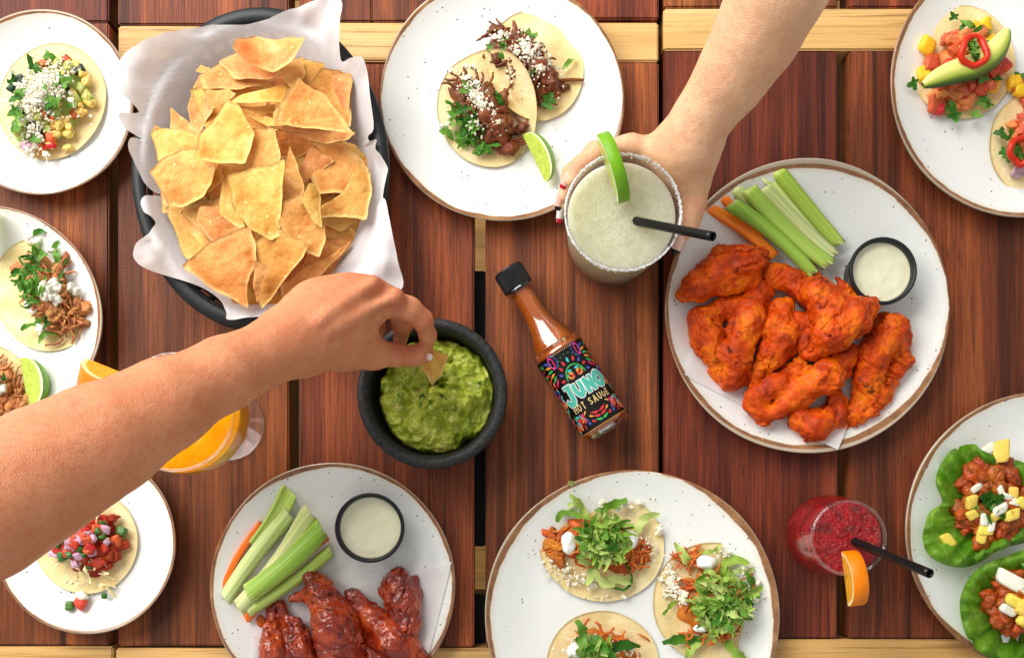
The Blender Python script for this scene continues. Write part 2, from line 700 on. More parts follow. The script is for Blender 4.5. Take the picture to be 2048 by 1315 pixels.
# ================================================================== chips basket, its paper and the chips
blackpl = simple('black_plastic', srgb(30, 33, 36), 0.38, bump=(1500, 0.00008)).m
BC, BA, BB, BZ = (520.0, 338.0), 258.0, 325.0, 0.042


def bpt(t, q, z):
    """basket point in pixels at angle t, fraction q of the rim -> world at height z, straight-sided in the world"""
    c = at(BC[0], BC[1], BZ)
    return np.array([c[0] + ln(BA, BZ) * q * math.cos(t), c[1] + ln(BB, BZ) * q * math.sin(t), z])


basket = thing('chip_basket', bpt(0, 0, 0), 'black oval plastic basket lined with white paper and full of tortilla chips', 'basket')
prof = [(0.905, -0.005), (0.90, -0.001), (0.915, 0.0010), (0.99, 0.0005), (1.0, -0.0015), (1.0, -0.006), (0.992, -0.007), (0.985, -0.004), (0.915, -0.0045)]
V, F = [], []
n = 96
for i in range(n):
    t = 2 * math.pi * i / n
    for q, dz in prof:
        V.append(bpt(t, q, BZ + dz))
F = grid_faces(n, len(prof), True)
F += [(i * 9 + 8, ((i + 1) % n) * 9 + 8, ((i + 1) % n) * 9, i * 9) for i in range(n)]
link('rim', mesh('rim', V, F), blackpl, basket)
for q, z in [(0.90, 0.030), (0.855, 0.0195), (0.81, 0.009)]:
    pts = [bpt(2 * math.pi * i / 72, q, z) for i in range(73)]
    link('hoop', mesh('hoop', *tube(pts, 0.0022, 8, False)), blackpl, basket)
for i in range(44):
    t = 2 * math.pi * (i + .5) / 44
    V, F = tube([bpt(t, .965, BZ - .005), bpt(t, .90, .030), bpt(t, .82, .010), bpt(t, .77, .0035)], [.0026] * 4, 6)
    link('rib', mesh('rib', V, F), blackpl, basket)
V, F = lathe([(0.0001, .0042), (.78, .0042), (.80, .003), (.78, .0008), (.0001, .0008)], 64)
c0 = bpt(0, 0, 0)
V = [(c0[0] + v[0] * ln(BA, BZ), c0[1] + v[1] * ln(BB, BZ), v[2]) for v in V]
link('base', mesh('base', V, F), blackpl, basket)

# --- paper
pm = M('white_deli_paper', 0.6)
pm.base(srgb(250, 247, 248))
pm.bump(pm.math('ADD', pm.noise(60, 4, 0.6), pm.math('MULTIPLY', pm.noise(900, 2, 0.5), 0.06)), 0.002, 0.35)
tr = pm.nt.nodes.new('ShaderNodeBsdfTranslucent')
tr.inputs[0].default_value = srgb(240, 236, 234)
tp = pm.nt.nodes.new('ShaderNodeBsdfTransparent')
mx1, mx2 = pm.nt.nodes.new('ShaderNodeMixShader'), pm.nt.nodes.new('ShaderNodeMixShader')
mx1.inputs[0].default_value = 0.30
mx2.inputs[0].default_value = 0.07
pm.nt.links.new(pm.b.outputs[0], mx1.inputs[1])
pm.nt.links.new(tr.outputs[0], mx1.inputs[2])
pm.nt.links.new(mx1.outputs[0], mx2.inputs[1])
pm.nt.links.new(tp.outputs[0], mx2.inputs[2])
pm.nt.links.new(mx2.outputs[0], pm.nt.nodes['Material Output'].inputs[0])
PAPER = pm.m
outline = [(232, 158), (262, 133), (300, 108), (345, 84), (400, 62), (440, 54), (490, 52), (540, 42), (600, 28), (650, 19), (689, 20), (688, 70), (684, 126), (706, 131), (728, 133), (738, 150), (744, 200), (749, 262), (736, 270), (740, 284), (756, 286), (752, 300), (764, 318), (779, 345), (776, 360), (768, 398), (776, 412),
           (788, 470), (800, 530), (809, 580), (770, 600), (690, 612), (600, 632), (545, 633), (500, 638), (466, 645), (455, 625), (440, 600), (405, 575), (360, 560), (310, 548), (289, 528), (284, 500), (296, 475), (311, 450), (305, 435), (290, 425), (284, 405), (294, 392), (318, 386), (300, 378), (287, 360), (276, 330), (268, 305), (272, 285), (285, 280), (262, 268), (254, 242), (284, 230), (262, 205), (246, 178)]
outline = [np.array(p, float) for p in spline(outline, 4, True)]
angs = np.array([math.atan2(p[1] - BC[1], p[0] - BC[0]) for p in outline])
NR, NT = 44, len(outline)
OP = np.array(outline)
ss_ = (0.02 + 0.98 * np.arange(NR) / (NR - 1))[None, :, None]
Q2 = np.array(BC) + (OP[:, None, :] - np.array(BC)) * ss_
s1 = np.repeat(np.arange(NR)[None, :] / (NR - 1), NT, 0)
q = np.hypot((Q2[..., 0] - BC[0]) / BA, (Q2[..., 1] - BC[1]) / BB)
zin = 0.006 + (BZ - 0.0035) * np.maximum(0, (q - 0.55) / 0.41) ** 1.4
zout = BZ + 0.0035 + 0.010 * np.sin(np.minimum(1.0, (q - 0.96) / 0.25) * 2.4) - np.maximum(0, q - 1.15) * 0.02
z = np.where(q < 0.96, zin, zout)
P3 = np.concatenate([Q2 / S, np.full(Q2.shape[:2] + (1,), 0.3)], -1)
edge = s1 ** 4
crease = 1 - np.abs(fbm(P3 * 26 + 4, 2)) * 3
z += (0.006 * fbm(P3 * 22, 3) * (0.3 + s1) + 0.0048 * np.maximum(crease, 0) * s1) + edge * 0.009 * pn(P3 * 18 + 9) + 0.003 * edge
z = np.maximum(z, np.where(q < 0.895, 0.006 + 0.039 * np.maximum(0, (q - 0.56) / 0.335) ** 1.1, BZ + 0.0030))
V = []
for k in range(NT):
    for j in range(NR):
        w_ = at(Q2[k, j, 0], Q2[k, j, 1], BZ)
        V.append((w_[0], w_[1], z[k, j]))
me = mesh('paper', V, grid_faces(NT, NR, True, flip=True))
liner = link('basket_paper', me, PAPER)
tag(liner, 'crumpled white deli paper lining the black chip basket, corners spilling over its rim', 'paper')

# --- chips
chm = M('fried_corn_chip', 0.55, Specular_IOR_Level=0.35)
v = chm.map((1, 1, 1), rand=4.0)
c = chm.ramp(chm.noise(48, 5, 0.68, v), [(0.28, srgb(190, 112, 40)), (0.42, srgb(214, 146, 66)), (0.58, srgb(230, 174, 92)), (0.75, srgb(242, 200, 128))])
c = chm.mix(chm.ramp(chm.noise(420, 2, 0.6, v), [(0.6, 0.0), (0.75, 0.2)]), c, srgb(196, 124, 54))
c = chm.mix(chm.ramp(chm.voro(95, v), [(0.07, 0.85), (0.11, 0.0)]), c, srgb(248, 222, 160))
c = chm.mix(chm.ramp(chm.attr('edge', 'Fac'), [(0.80, 0.0), (1.0, 0.55)]), c, srgb(248, 214, 138))
c = chm.mix(chm.ramp(chm.noise(26, 3, 0.6, v), [(0.52, 0.0), (0.68, 0.6)]), c, srgb(206, 128, 48))
c = chm.vary(c, 0.38, 0.035)
chm.base(c)
hb = chm.math('ADD', chm.math('MULTIPLY', chm.ramp(chm.voro(80, v), [(0.05, 1.0), (0.38, 0.0)]), 1.1), chm.noise(300, 3, 0.6, v))
chm.bump(hb, 0.0013, 0.6)
chm.sss(0.08, (1, 0.5, 0.2), 0.002)
CHIP = chm.m


def chip_mesh(out, z, tilt, curl, cang, seed, th=0.0017, sub=3, rag=0.0):
    """out: outline pixels; z centre height; tilt (dz per m along x,y); curl curvature across direction cang"""
    P = [np.array(p, float) for p in out]
    cpx = sum(P) / len(P)
    C = at(cpx[0], cpx[1], z)
    w = [at(p[0], p[1], z)[:2] - C[:2] for p in P]
    w2 = []
    for i in range(len(w)):       # round the corners a little
        p_, q_, r_ = w[i - 1], w[i], w[(i + 1) % len(w)]
        w2 += [q_ + (p_ - q_) * .16, q_ + (p_ - q_) * .03 + (r_ - q_) * .03, q_ + (r_ - q_) * .16]
    w = w2
    m = len(w)
    ring = []
    for i in range(m):            # keep corners, bow the sides a little
        a, b = w[i], w[(i + 1) % m]
        d = b - a
        nrm = np.array([d[1], -d[0]])
        for s in range(3):
            t = s / 3
            q = a + d * t + nrm * (0.045 * math.sin(math.pi * t))
            ring.append(q)
    n = len(ring)
    rr_ = np.array(ring)
    ring = rr_ * (1 + rag * pn(np.concatenate([rr_ * 900, np.full((n, 1), seed * 1.3)], 1)))[:, None]
    K = 9
    ca, sa = math.cos(cang), math.sin(cang)
    V, E = [], []

    RG_ = np.array(ring)
    f = np.arange(K) / (K - 1)
    QQ = RG_[:, None, :] * (0.004 + 0.996 * f)[None, :, None]
    x_, y_ = QQ[..., 0], QQ[..., 1]
    u_, v_ = x_ * ca + y_ * sa, -x_ * sa + y_ * ca
    o_ = np.zeros_like(x_)
    b_ = 0.0018 * fbm(np.stack([x_ * 48 + seed * 3.1, y_ * 48, o_ + seed * 1.7], -1), 2) + 0.0007 * pn(np.stack([x_ * 190, y_ * 190, o_ + seed], -1))
    hz_ = tilt[0] * x_ + tilt[1] * y_ + curl * u_ * u_ + 0.25 * curl * v_ * v_ * (1 if seed % 2 else -1) + b_
    for side in (0, 1):
        zz_ = hz_ - side * th * (1 - 0.45 * f[None] ** 6) - (0.25 * th if side == 0 else 0) * f[None] ** 6
        V += list(np.stack([x_, y_, zz_], -1).reshape(-1, 3))
        E += list(np.repeat(f[None], n, 0).ravel())
    F = grid_faces(n, K, True, 0, False) + grid_faces(n, K, True, n * K, True)
    F += [(i * K + K - 1, ((i + 1) % n) * K + K - 1, n * K + ((i + 1) % n) * K + K - 1, n * K + i * K + K - 1)[::-1] for i in range(n)]
    F += [tuple(i * K for i in range(n))[::-1], tuple(n * K + i * K for i in range(n))]
    me = mesh('chip', V, F)
    a = me.attributes.new('edge', 'FLOAT', 'POINT')
    a.data.foreach_set('value', E)
    me.materials.append(CHIP)
    return me, C


# (layer, outline, tilt, curl, curl direction)
CH = [
    (0, [(342, 216), (373, 243), (402, 275), (342, 256)], (.35, -.1), 3, 0), (0, [(327, 384), (340, 400), (363, 405), (408, 393), (421, 403), (329, 422)], (.2, .1), 2, 1),
    (0, [(348, 443), (368, 432), (430, 487), (403, 505), (379, 490)], (.3, .2), 3, 1), (0, [(411, 375), (445, 360), (445, 405), (415, 402)], (0, .2), 2, 0),
    (0, [(338, 420), (400, 400), (450, 440), (400, 520), (370, 500)], (.2, .1), 2, 1), (0, [(540, 300), (640, 290), (650, 360), (600, 400), (540, 380)], (0, 0), 2, 0),
    (0, [(400, 190), (470, 170), (560, 200), (540, 270), (430, 260)], (0, 0), 2, .5), (0, [(600, 480), (690, 490), (640, 560), (570, 580), (540, 540)], (-.2, .2), 2, .5),
    (0, [(430, 480), (560, 450), (600, 520), (520, 590), (450, 560)], (0, .3), 2, .5), (0, [(560, 150), (690, 160), (680, 250), (600, 280), (550, 230)], (-.1, -.1), 2, .5),
    (0, [(475, 600), (492, 565), (512, 601), (560, 588), (592, 592), (560, 612), (530, 622), (495, 621)], (0, .5), 2, .2), (0, [(592, 583), (621, 564), (622, 578), (600, 598)], (0, .3), 2, 0),
    (0, [(622, 560), (640, 550), (647, 564), (632, 574)], (.4, .3), 8, 0), (0, [(690, 290), (712, 295), (728, 311), (749, 346), (733, 345), (700, 320)], (-.4, 0), 3, .8),
    (0, [(736, 350), (761, 372), (743, 388), (730, 380)], (-.4, 0), 3, .8), (0, [(648, 450), (704, 460), (709, 497), (688, 499), (648, 482)], (-.25, .15), 2, .3),
    (0, [(720, 420), (739, 420), (731, 444), (712, 459), (686, 460)], (-.3, .1), 4, .7), (0, [(430, 330), (480, 320), (470, 400), (425, 400)], (0, 0), 2, 0),
    (1, [(304, 263), (325, 257), (366, 262), (400, 280), (404, 306), (359, 306), (322, 325)], (.2, -.05), 3, .4), (1, [(304, 262), (312, 252), (330, 262), (320, 270)], (.2, 0), 2, 0),
    (1, [(360, 421), (402, 406), (439, 401), (441, 420), (430, 486)], (.2, .1), 2, .9), (1, [(558, 268), (626, 274), (612, 301), (582, 315), (556, 308)], (0, .6), 4, .3),
    (1, [(641, 424), (717, 434), (680, 460), (642, 446)], (-.1, .2), 3, 1.2), (1, [(597, 540), (621, 505), (648, 482), (683, 497), (666, 511), (634, 522)], (-.1, .35), 4, .6),
    (1, [(646, 143), (702, 143), (698, 248), (686, 243), (653, 191), (624, 178)], (-.25, -.1), 3, .3), (1, [(606, 118), (647, 128), (640, 154), (623, 178), (600, 166)], (-.2, -.2), 5, .9),
    (1, [(400, 147), (411, 192), (428, 222), (400, 262), (380, 248), (372, 205), (386, 168)], (.5, -.1), 6, .3), (1, [(400, 128), (420, 138), (410, 150), (391, 140)], (.3, -.3), 2, 0),
    (2, [(554, 140), (578, 120), (602, 113), (609, 147), (599, 170), (583, 176)], (-.1, -.3), 9, .2), (2, [(402, 415), (439, 414), (490, 455), (430, 487), (391, 439)], (.1, .1), 3, .6),
    (2, [(441, 325), (447, 358), (416, 382), (430, 345)], (.1, .1), 3, 0), (2, [(445, 323), (492, 338), (480, 380), (482, 430), (492, 458), (462, 440), (440, 424)], (.15, .05), 4, .2),
    (2, [(400, 147), (441, 120), (462, 140), (500, 158), (554, 152), (520, 170), (476, 180), (411, 175)], (0, -.45), 6, 1.3), (2, [(479, 215), (547, 207), (547, 225), (520, 228)], (0, -.3), 3, 0),
    (2, [(486, 222), (544, 236), (546, 262), (510, 238)], (.1, -.3), 3, 0), (2, [(622, 295), (665, 321), (637, 343), (605, 363), (597, 341)], (0, .1), 3, .5),
    (2, [(634, 295), (682, 290), (717, 317), (731, 340), (693, 378), (637, 386), (629, 351), (660, 325)], (-.25, .05), 3, .4), (2, [(568, 567), (610, 537), (701, 499), (682, 517), (634, 553), (568, 590)], (0, .55), 3, .5),
    (3, [(434, 113), (479, 97), (512, 137), (561, 151), (534, 161), (472, 158)], (.1, -.4), 6, .6), (3, [(411, 178), (455, 180), (472, 192), (424, 220)], (.1, -.2), 8, .3),
    (3, [(581, 301), (591, 325), (605, 367), (608, 396), (563, 420), (556, 407), (571, 335)], (0, .05), 5, .1), (3, [(714, 323), (733, 341), (738, 378), (728, 432), (690, 427), (641, 428), (641, 412), (685, 388), (706, 349)], (-.2, .1), 4, .8),
    (3, [(510, 498), (549, 463), (618, 503), (524, 607), (519, 598)], (.05, .25), 3, .5), (3, [(306, 345), (328, 318), (363, 304), (404, 303), (438, 323), (421, 369), (404, 390), (363, 407), (339, 404), (322, 369)], (.15, .05), 3, .2),
    (4, [(424, 221), (479, 188), (534, 174), (564, 149), (585, 178), (558, 202), (513, 206), (462, 203)], (0, -.5), 8, .4), (4, [(550, 264), (593, 253), (640, 260), (706, 272), (691, 281), (651, 283), (620, 278), (590, 268)], (0, .5), 4, .2),
    (4, [(547, 226), (563, 207), (580, 230), (566, 254), (547, 260)], (0, 0), 3, .2), (4, [(506, 263), (547, 262), (558, 308), (551, 339), (537, 356), (486, 325)], (.05, .1), 4, .3),
    (4, [(563, 415), (605, 396), (616, 428), (645, 452), (646, 476), (634, 507), (610, 498), (573, 468), (564, 450)], (-.05, .15), 4, .7), (4, [(462, 356), (513, 342), (571, 334), (560, 410), (553, 462), (537, 470), (500, 450), (472, 415)], (.05, .1), 4, .3),
    (4, [(361, 524), (430, 486), (495, 459), (507, 494), (507, 525), (489, 562), (488, 604), (424, 570)], (.1, .2), 4, .5), (5, [(455, 209), (479, 222), (506, 270), (498, 294), (486, 322), (438, 322), (400, 318), (402, 270)], (.1, 0), 4, .7),
    (5, [(600, 164), (613, 176), (646, 191), (676, 231), (701, 266), (661, 256), (600, 254), (563, 252), (568, 216), (580, 191)], (-.1, 0), 5, .9), (5, [(618, 372), (629, 369), (638, 386), (641, 449), (626, 439), (605, 402), (608, 391)], (-.1, .1), 12, .1),
    (5, [(510, 525), (537, 535), (512, 600), (506, 570)], (0, .2), 3, .2), (5, [(481, 86), (510, 68), (534, 75), (578, 82), (613, 99), (582, 127), (547, 144), (506, 133), (482, 112)], (0, -.35), 9, .3),
]
fr = random.Random(3)
for k in range(16):
    a, q = fr.uniform(0, 6.28), fr.uniform(.15, .62)
    fx, fy, r0, a0 = 520 + BA * q * math.cos(a), 345 + BB * q * math.sin(a), fr.uniform(48, 62), fr.uniform(0, 6.28)
    CH.insert(0, (-1, [(fx + r0 * math.cos(a0 + t), fy + r0 * math.sin(a0 + t)) for t in (0, .5, 2.3, 4.2)], (fr.uniform(-.2, .2), fr.uniform(-.2, .2)), 3, fr.uniform(0, 3)))
for i, (lay, out, tilt, curl, ca) in enumerate(CH):
    cx = sum(p[0] for p in out) / len(out)
    cy = sum(p[1] for p in out) / len(out)
    q = math.hypot((cx - BC[0]) / BA, (cy - BC[1]) / BB)
    z = 0.030 + 0.022 * max(0, 1 - q * q) + 0.0055 * lay
    gk = 1.13 if lay else 1.25
    out = [(cx + (p[0] - cx) * gk, cy + (p[1] - cy) * gk) for p in out]
    me, C = chip_mesh(out, z, tilt, curl * (2.6 if i % 3 else -1.8), ca, i + 1, rag=0.02 if i % 3 == 0 else 0.008)
    o = place('tortilla_chip', me, C)
    lab = 'golden corn tortilla chip in the heap inside the paper-lined basket'
    n_ = len(CH)
    uniq = {n_ - 1: 'curled wide tortilla chip topmost at the heap end against the bare paper',
            n_ - 2: 'small narrow tortilla chip strip between two big chips near the reaching hand',
            n_ - 3: 'slim curled tortilla chip lying over a larger one, like a rolled leaf',
            n_ - 4: 'large puffed tortilla chip overlapping the wavy edged one under it',
            n_ - 5: 'upright rounded-square tortilla chip with blisters, resting on the pale bitten chip',
            n_ - 6: 'big triangular tortilla chip at the heap edge, its point toward the paper',
            n_ - 7: 'big blistered four-sided tortilla chip in the very middle of the heap',
            n_ - 8: 'long tortilla chip with a curved lower end, half under the slim curled chip',
            n_ - 9: 'tortilla chip with a pointed lower tip between the upright square chip and the middle one',
            n_ - 11: 'wavy thin tortilla chip edge showing under the large puffed chip',
            n_ - 12: 'strongly wavy tortilla chip lying across the heap below the topmost curled chip',
            n_ - 13: 'broad rounded tortilla chip with a ragged bitten edge beside the paper',
            n_ - 14: 'kite-shaped tortilla chip leaning toward the reaching hand',
            n_ - 15: 'crescent-shaped tortilla chip along the basket side nearest the beef taco plate',
            n_ - 16: 'tall slender triangular tortilla chip wedged between two broad ones',
            n_ - 17: 'small curled tortilla chip tucked under the strongly wavy one',
            n_ - 18: 'flat tortilla chip directly under the topmost curled chip',
            n_ - 19: 'long tortilla chip standing on edge above the reaching hand',
            n_ - 20: 'broad tortilla chip behind the crescent-shaped one',
            n_ - 21: 'small triangular tortilla chip lying on the broad chip behind the crescent-shaped one'}
    tag(o, uniq.get(i, lab), 'tortilla chip', 'tortilla chips in the basket')

# ================================================================== bowl of guacamole
BOWL = at(864, 786, 0.05)
bowlm = M('black_stone_bowl', 0.5)
bowlm.base(bowlm.ramp(bowlm.noise(260, 4, 0.6), [(0.35, srgb(26, 27, 28)), (0.7, srgb(52, 53, 54))]))
bowlm.bump(bowlm.noise(700, 3, 0.6), 0.0006, 0.7)
RB = ln(151, 0.05)
prof = [(.0001, .012), (RB * .55, .013), (RB * .74, .022), (RB * .815, .036), (RB * .835, .046), (RB * .865, .0500), (RB * .93, .0512), (RB * .985, .0495), (RB, .046), (RB * .985, .036), (RB * .88, .014), (RB * .74, .003), (RB * .6, .0005), (.0001, .0006)]
V, F = lathe(spline([(a, b) for a, b in prof], 3), 96)
bo = link('dip_bowl', mesh('bowl', V, F), bowlm.m)
bo.location = (BOWL[0], BOWL[1], 0)
tag(bo, 'round black stone dip bowl holding chunky green guacamole', 'bowl')

gm = M('guacamole', 0.3, Specular_IOR_Level=0.5)
P_ = np.array
c = gm.ramp(gm.noise(45, 4, 0.6), [(0.30, srgb(98, 118, 16)), (0.45, srgb(154, 170, 38)), (0.58, srgb(190, 198, 72)), (0.72, srgb(220, 222, 122))])
c = gm.mix(gm.ramp(gm.noise(130, 3, 0.6), [(0.55, 0.0), (0.72, 0.6)]), c, srgb(196, 204, 110))
c = gm.mix(gm.ramp(gm.noise(28, 2, 0.5), [(0.6, 0.0), (0.7, 0.35)]), c, srgb(140, 120, 50))
gm.base(c)
gm.bump(gm.noise(420, 4, 0.65), 0.0016, 0.7)
gm.sss(0.05, (0.7, 1, 0.2), 0.004)
GC = at(872, 790, 0.04)
NRg, NTg = 90, 220
th = np.linspace(0, 2 * np.pi, NTg, endpoint=False)
ss = np.linspace(0.0, 1, NRg)
T_, S_ = np.meshgrid(th, ss, indexing='ij')
nb = pn(np.stack([np.cos(T_) * 2.2, np.sin(T_) * 2.2, T_ * 0 + 3], -1)) * 0.05 + pn(np.stack([np.cos(T_) * 7, np.sin(T_) * 7, T_ * 0], -1)) * 0.035
notch = -0.12 * np.exp(-((T_ - R(303)) / 0.12) ** 2)
RG = ln(120, .04) * (1 + nb + notch)
X, Y = S_ * RG * np.cos(T_), S_ * RG * np.sin(T_)
Q = np.stack([X, Y, X * 0], -1)
warpq = Q + 0.010 * np.stack([pn(Q * 60 + 5), pn(Q * 60 + 11), X * 0], -1)
ridg = 1 - np.abs(fbm(warpq * 75, 2)) * 2.2
lump = fbm(warpq * 42 + 3, 3)
hz = 0.029 + 0.017 * (1 - S_ ** 2.6) + 0.0095 * lump + 0.0052 * ridg + 0.0030 * fbm(Q * 230, 3)
for kx in range(38):          # soft avocado lumps pressed into the surface
    la, lr = rnd.uniform(0, 6.28), rnd.uniform(0, .92) * ln(115, .04)
    ls = rnd.uniform(.003, .009)
    dd = ((X - lr * math.cos(la)) ** 2 + ((Y - lr * math.sin(la)) * rnd.uniform(.7, 1.4)) ** 2) / ls ** 2
    hz += .0046 * np.clip(1 - dd, 0, 1) ** .6 * (ls / .005)
hz -= 0.010 * np.exp(-((X - .004) ** 2 + (Y - .022) ** 2) / (2 * .011 ** 2))
fall = np.clip((S_ - 0.93) / 0.07, 0, 1)
hz -= fall ** 2 * 0.014
V = np.stack([X, Y, hz], -1).reshape(-1, 3)
gu = link('guacamole', mesh('guacamole', V, grid_faces(NTg, NRg, True, flip=True)), gm.m)
gu.location = (GC[0], GC[1], 0)
tag(gu, 'chunky mashed green guacamole heaped in the black bowl', 'guacamole')


def guac_h(x, y):
    d = np.linalg.norm(V[:, :2] - np.array([x - GC[0], y - GC[1]]), axis=1)
    return V[int(d.argmin()), 2]


av = simple('avocado_chunk_flesh', srgb(186, 190, 92), 0.35, noise=(160, .25), bump=(400, .0008)).m
gv = V.copy()
for k in range(16):
    a, r = rnd.uniform(0, 6.28), rnd.uniform(.1, .9) * ln(110, .04)
    x, y = GC[0] + r * math.cos(a), GC[1] + r * math.sin(a)
    vv = ICO2[0] * np.array([1, rnd.uniform(.5, .9), rnd.uniform(.3, .5)]) * rnd.uniform(.0025, .005)
    vv = vv * (1 + 0.9 * fbm(ICO2[0] * 1.6 + k, 2))[:, None]
    o = place('avocado_chunk', mesh('chunk', vv, ICO2[1]), (x, y, guac_h(x, y) - .0013), (rnd.uniform(-.4, .4), rnd.uniform(-.4, .4), rnd.uniform(0, 6)), 1, None, av)
    o.parent = gu
    o.matrix_parent_inverse = Matrix.Translation(-gu.location)
me, C = chip_mesh([(846, 690), (899, 712), (884, 748), (862, 770), (838, 727)], 0.058, (0.1, .55), 5, .4, 77)
o = place('tortilla_chip', me, C)
tag(o, 'tortilla chip pinched between fingertips and dipped into the guacamole', 'tortilla chip')

# ================================================================== hot sauce bottle lying on the table
capT, base_ = np.array([1014., 538.]), np.array([1217., 862.])
zc = 0.0212
A0, A1 = at(capT[0], capT[1], zc), at(base_[0], base_[1], zc)
AX = (A1 - A0)
BL = np.linalg.norm(AX)
AX /= BL
ang = math.atan2(AX[1], AX[0])
bottle = thing('hot_sauce_bottle', (A0 + A1) / 2 * np.array([1, 1, 0]), 'glass bottle of orange hot sauce with colourful black label lying on its side', 'bottle')
BM = Matrix.Translation(Vector(A0)) @ Matrix.Rotation(ang, 4, 'Z') @ Matrix.Rotation(math.pi / 2, 4, 'Y')   # local z runs from the cap to the base


def bot(name, V, F, mat, smooth=True, parent=None):
    me = mesh(name, [BM @ Vector(v) for v in V], F, smooth)
    return link(name, me, mat, parent or bottle)


U = BL / 382.0
gl = [(26, 40), (30, 46), (30.5, 51), (27, 54), (24.5, 58), (25.5, 90), (27.5, 112), (31, 130), (37, 149), (44.5, 167), (49.5, 183), (51, 196), (51, 362), (50, 372), (45, 381), (36, 382), (0.01, 379)]
gl = [(r * U, z * U) for r, z in gl]
zc_fix = 51 * U - zc
gl2 = spline(gl, 3)
V, F = lathe([tuple(p) for p in gl2], 72)
saucem = M('orange_hot_sauce', 0.25, Coat_Weight=1.0, Coat_Roughness=0.03)
cs = saucem.ramp(saucem.noise(50, 4, 0.6), [(0.3, srgb(160, 72, 10)), (0.7, srgb(196, 98, 22))])
cs = saucem.mix(saucem.ramp(saucem.voro(240), [(0.05, 0.8), (0.09, 0.0)]), cs, srgb(80, 30, 10))
saucem.base(cs)
saucem.sss(0.2, (1, .4, .1), .004)
sin = [(max(r - .0016, 1e-5), min(z, 374 * U)) for r, z in gl2 if z > 52 * U]
Vs, Fs = lathe(sin, 64)
bot('sauce', Vs, Fs, saucem.m)
bot('glass_body', V, F, thin_glass('bottle_glass', (.97, .97, .95, 1), 1.3))
capm = simple('black_ribbed_cap', srgb(24, 24, 26), 0.35).m
Vc = []
n = 120
pf = [(.01, 0.5), (25.5, .5), (29, 1.5), (30.3, 4), (30.8, 8), (30.8, 42), (30, 44), (26, 44)]
for i in range(n):
    t = 2 * math.pi * i / n
    for r, z in pf:
        rr = r - (0.9 if (i % 2 and 4 < z < 45) else 0)
        Vc.append((rr * U * math.cos(t), rr * U * math.sin(t), z * U))
bot('cap', Vc, grid_faces(n, len(pf), True), capm, False)

# --- the label: flat print wrapped on the bottle; u across (-1..1 at +-LW), v along (0 at the top edge)
RL = 51 * U + .0003
L0, L1 = 196 * U, 364 * U
LH = L1 - L0
PH0 = R(180)                   # the direction that faces up
LWA = R(112)
VS = 168 / 136


def lab_pt(u, v, lift):
    """u in pixels round the bottle from the middle (right +), v pixels down from the label's top"""
    t = PH0 - u * U / RL * 1.0
    r = RL + lift
    return BM @ Vector((r * math.cos(t), r * math.sin(t), L0 + v * VS * U))


def lab_mesh(name, polys, mat_or_cols, lift, parent):
    """polys: list of (points, colour); fans for convex/star shapes"""
    Vv, Ff, Cc = [], [], []
    for pts, colr in polys:
        o = len(Vv)
        for u, v_ in pts:
            Vv.append(lab_pt(u, v_, lift))
        Ff.append(tuple(range(o, o + len(pts))))
        Cc.append(colr)
    bm = bmesh.new()
    vs_ = [bm.verts.new(p) for p in Vv]
    lay = bm.loops.layers.float_color.new('Col')
    for f, c_ in zip(Ff, Cc):
        fc = bm.faces.new([vs_[i] for i in f])
        for l in fc.loops:
            l[lay] = c_
    bmesh.ops.triangulate(bm, faces=bm.faces[:])
    me = bpy.data.meshes.new(name)
    bm.to_mesh(me)
    bm.free()
    return link(name, me, mat_or_cols, parent)


inkm = M('printed_ink', 0.35)
inkm.base(inkm.attr('Col'))
lm = simple('black_label_paper', srgb(14, 13, 15), 0.35)
nu, nv = 60, 12
Vl = [lab_pt((i / (nu - 1) * 2 - 1) * LWA * RL / U, j / (nv - 1) * 136, 0.00012) for i in range(nu) for j in range(nv)]
label = link('label', mesh('label', Vl, grid_faces(nu, nv)), lm.m, bottle)
LHp = 136.0
cr, cy_, cgn, cor, cbl, cpk, cte, ccr, cwh = [srgb(*k) for k in [(208, 52, 52), (64, 190, 190), (60, 170, 84), (222, 150, 62), (70, 84, 170), (220, 40, 110), (82, 178, 160), (222, 190, 130), (240, 236, 230)]]
art = []


def leaf(u, v_, a, l, w, colr, bend=0.25):
    pts = []
    for s in range(7):
        t = s / 6
        x = t * l
        y = w * math.sin(math.pi * t ** 0.8) * 0.5 + bend * l * t * t
        pts.append((x, y))
    for s in range(5, 0, -1):
        t = s / 6
        pts.append((t * l, -w * math.sin(math.pi * t ** 0.8) * 0.5 + bend * l * t * t))
    ca, sa = math.cos(a), math.sin(a)
    art.append(([(u + x * ca - y * sa, v_ + x * sa + y * ca) for x, y in pts], colr))


def mir(f):
    f(1)
    f(-1)


def L_(u, v_, a, l, w, c_, b=.25):
    for s in (1, -1):
        ang_ = a if s == 1 else math.pi - a
        leaf(s * u, v_, ang_, l, w, c_, b * s)


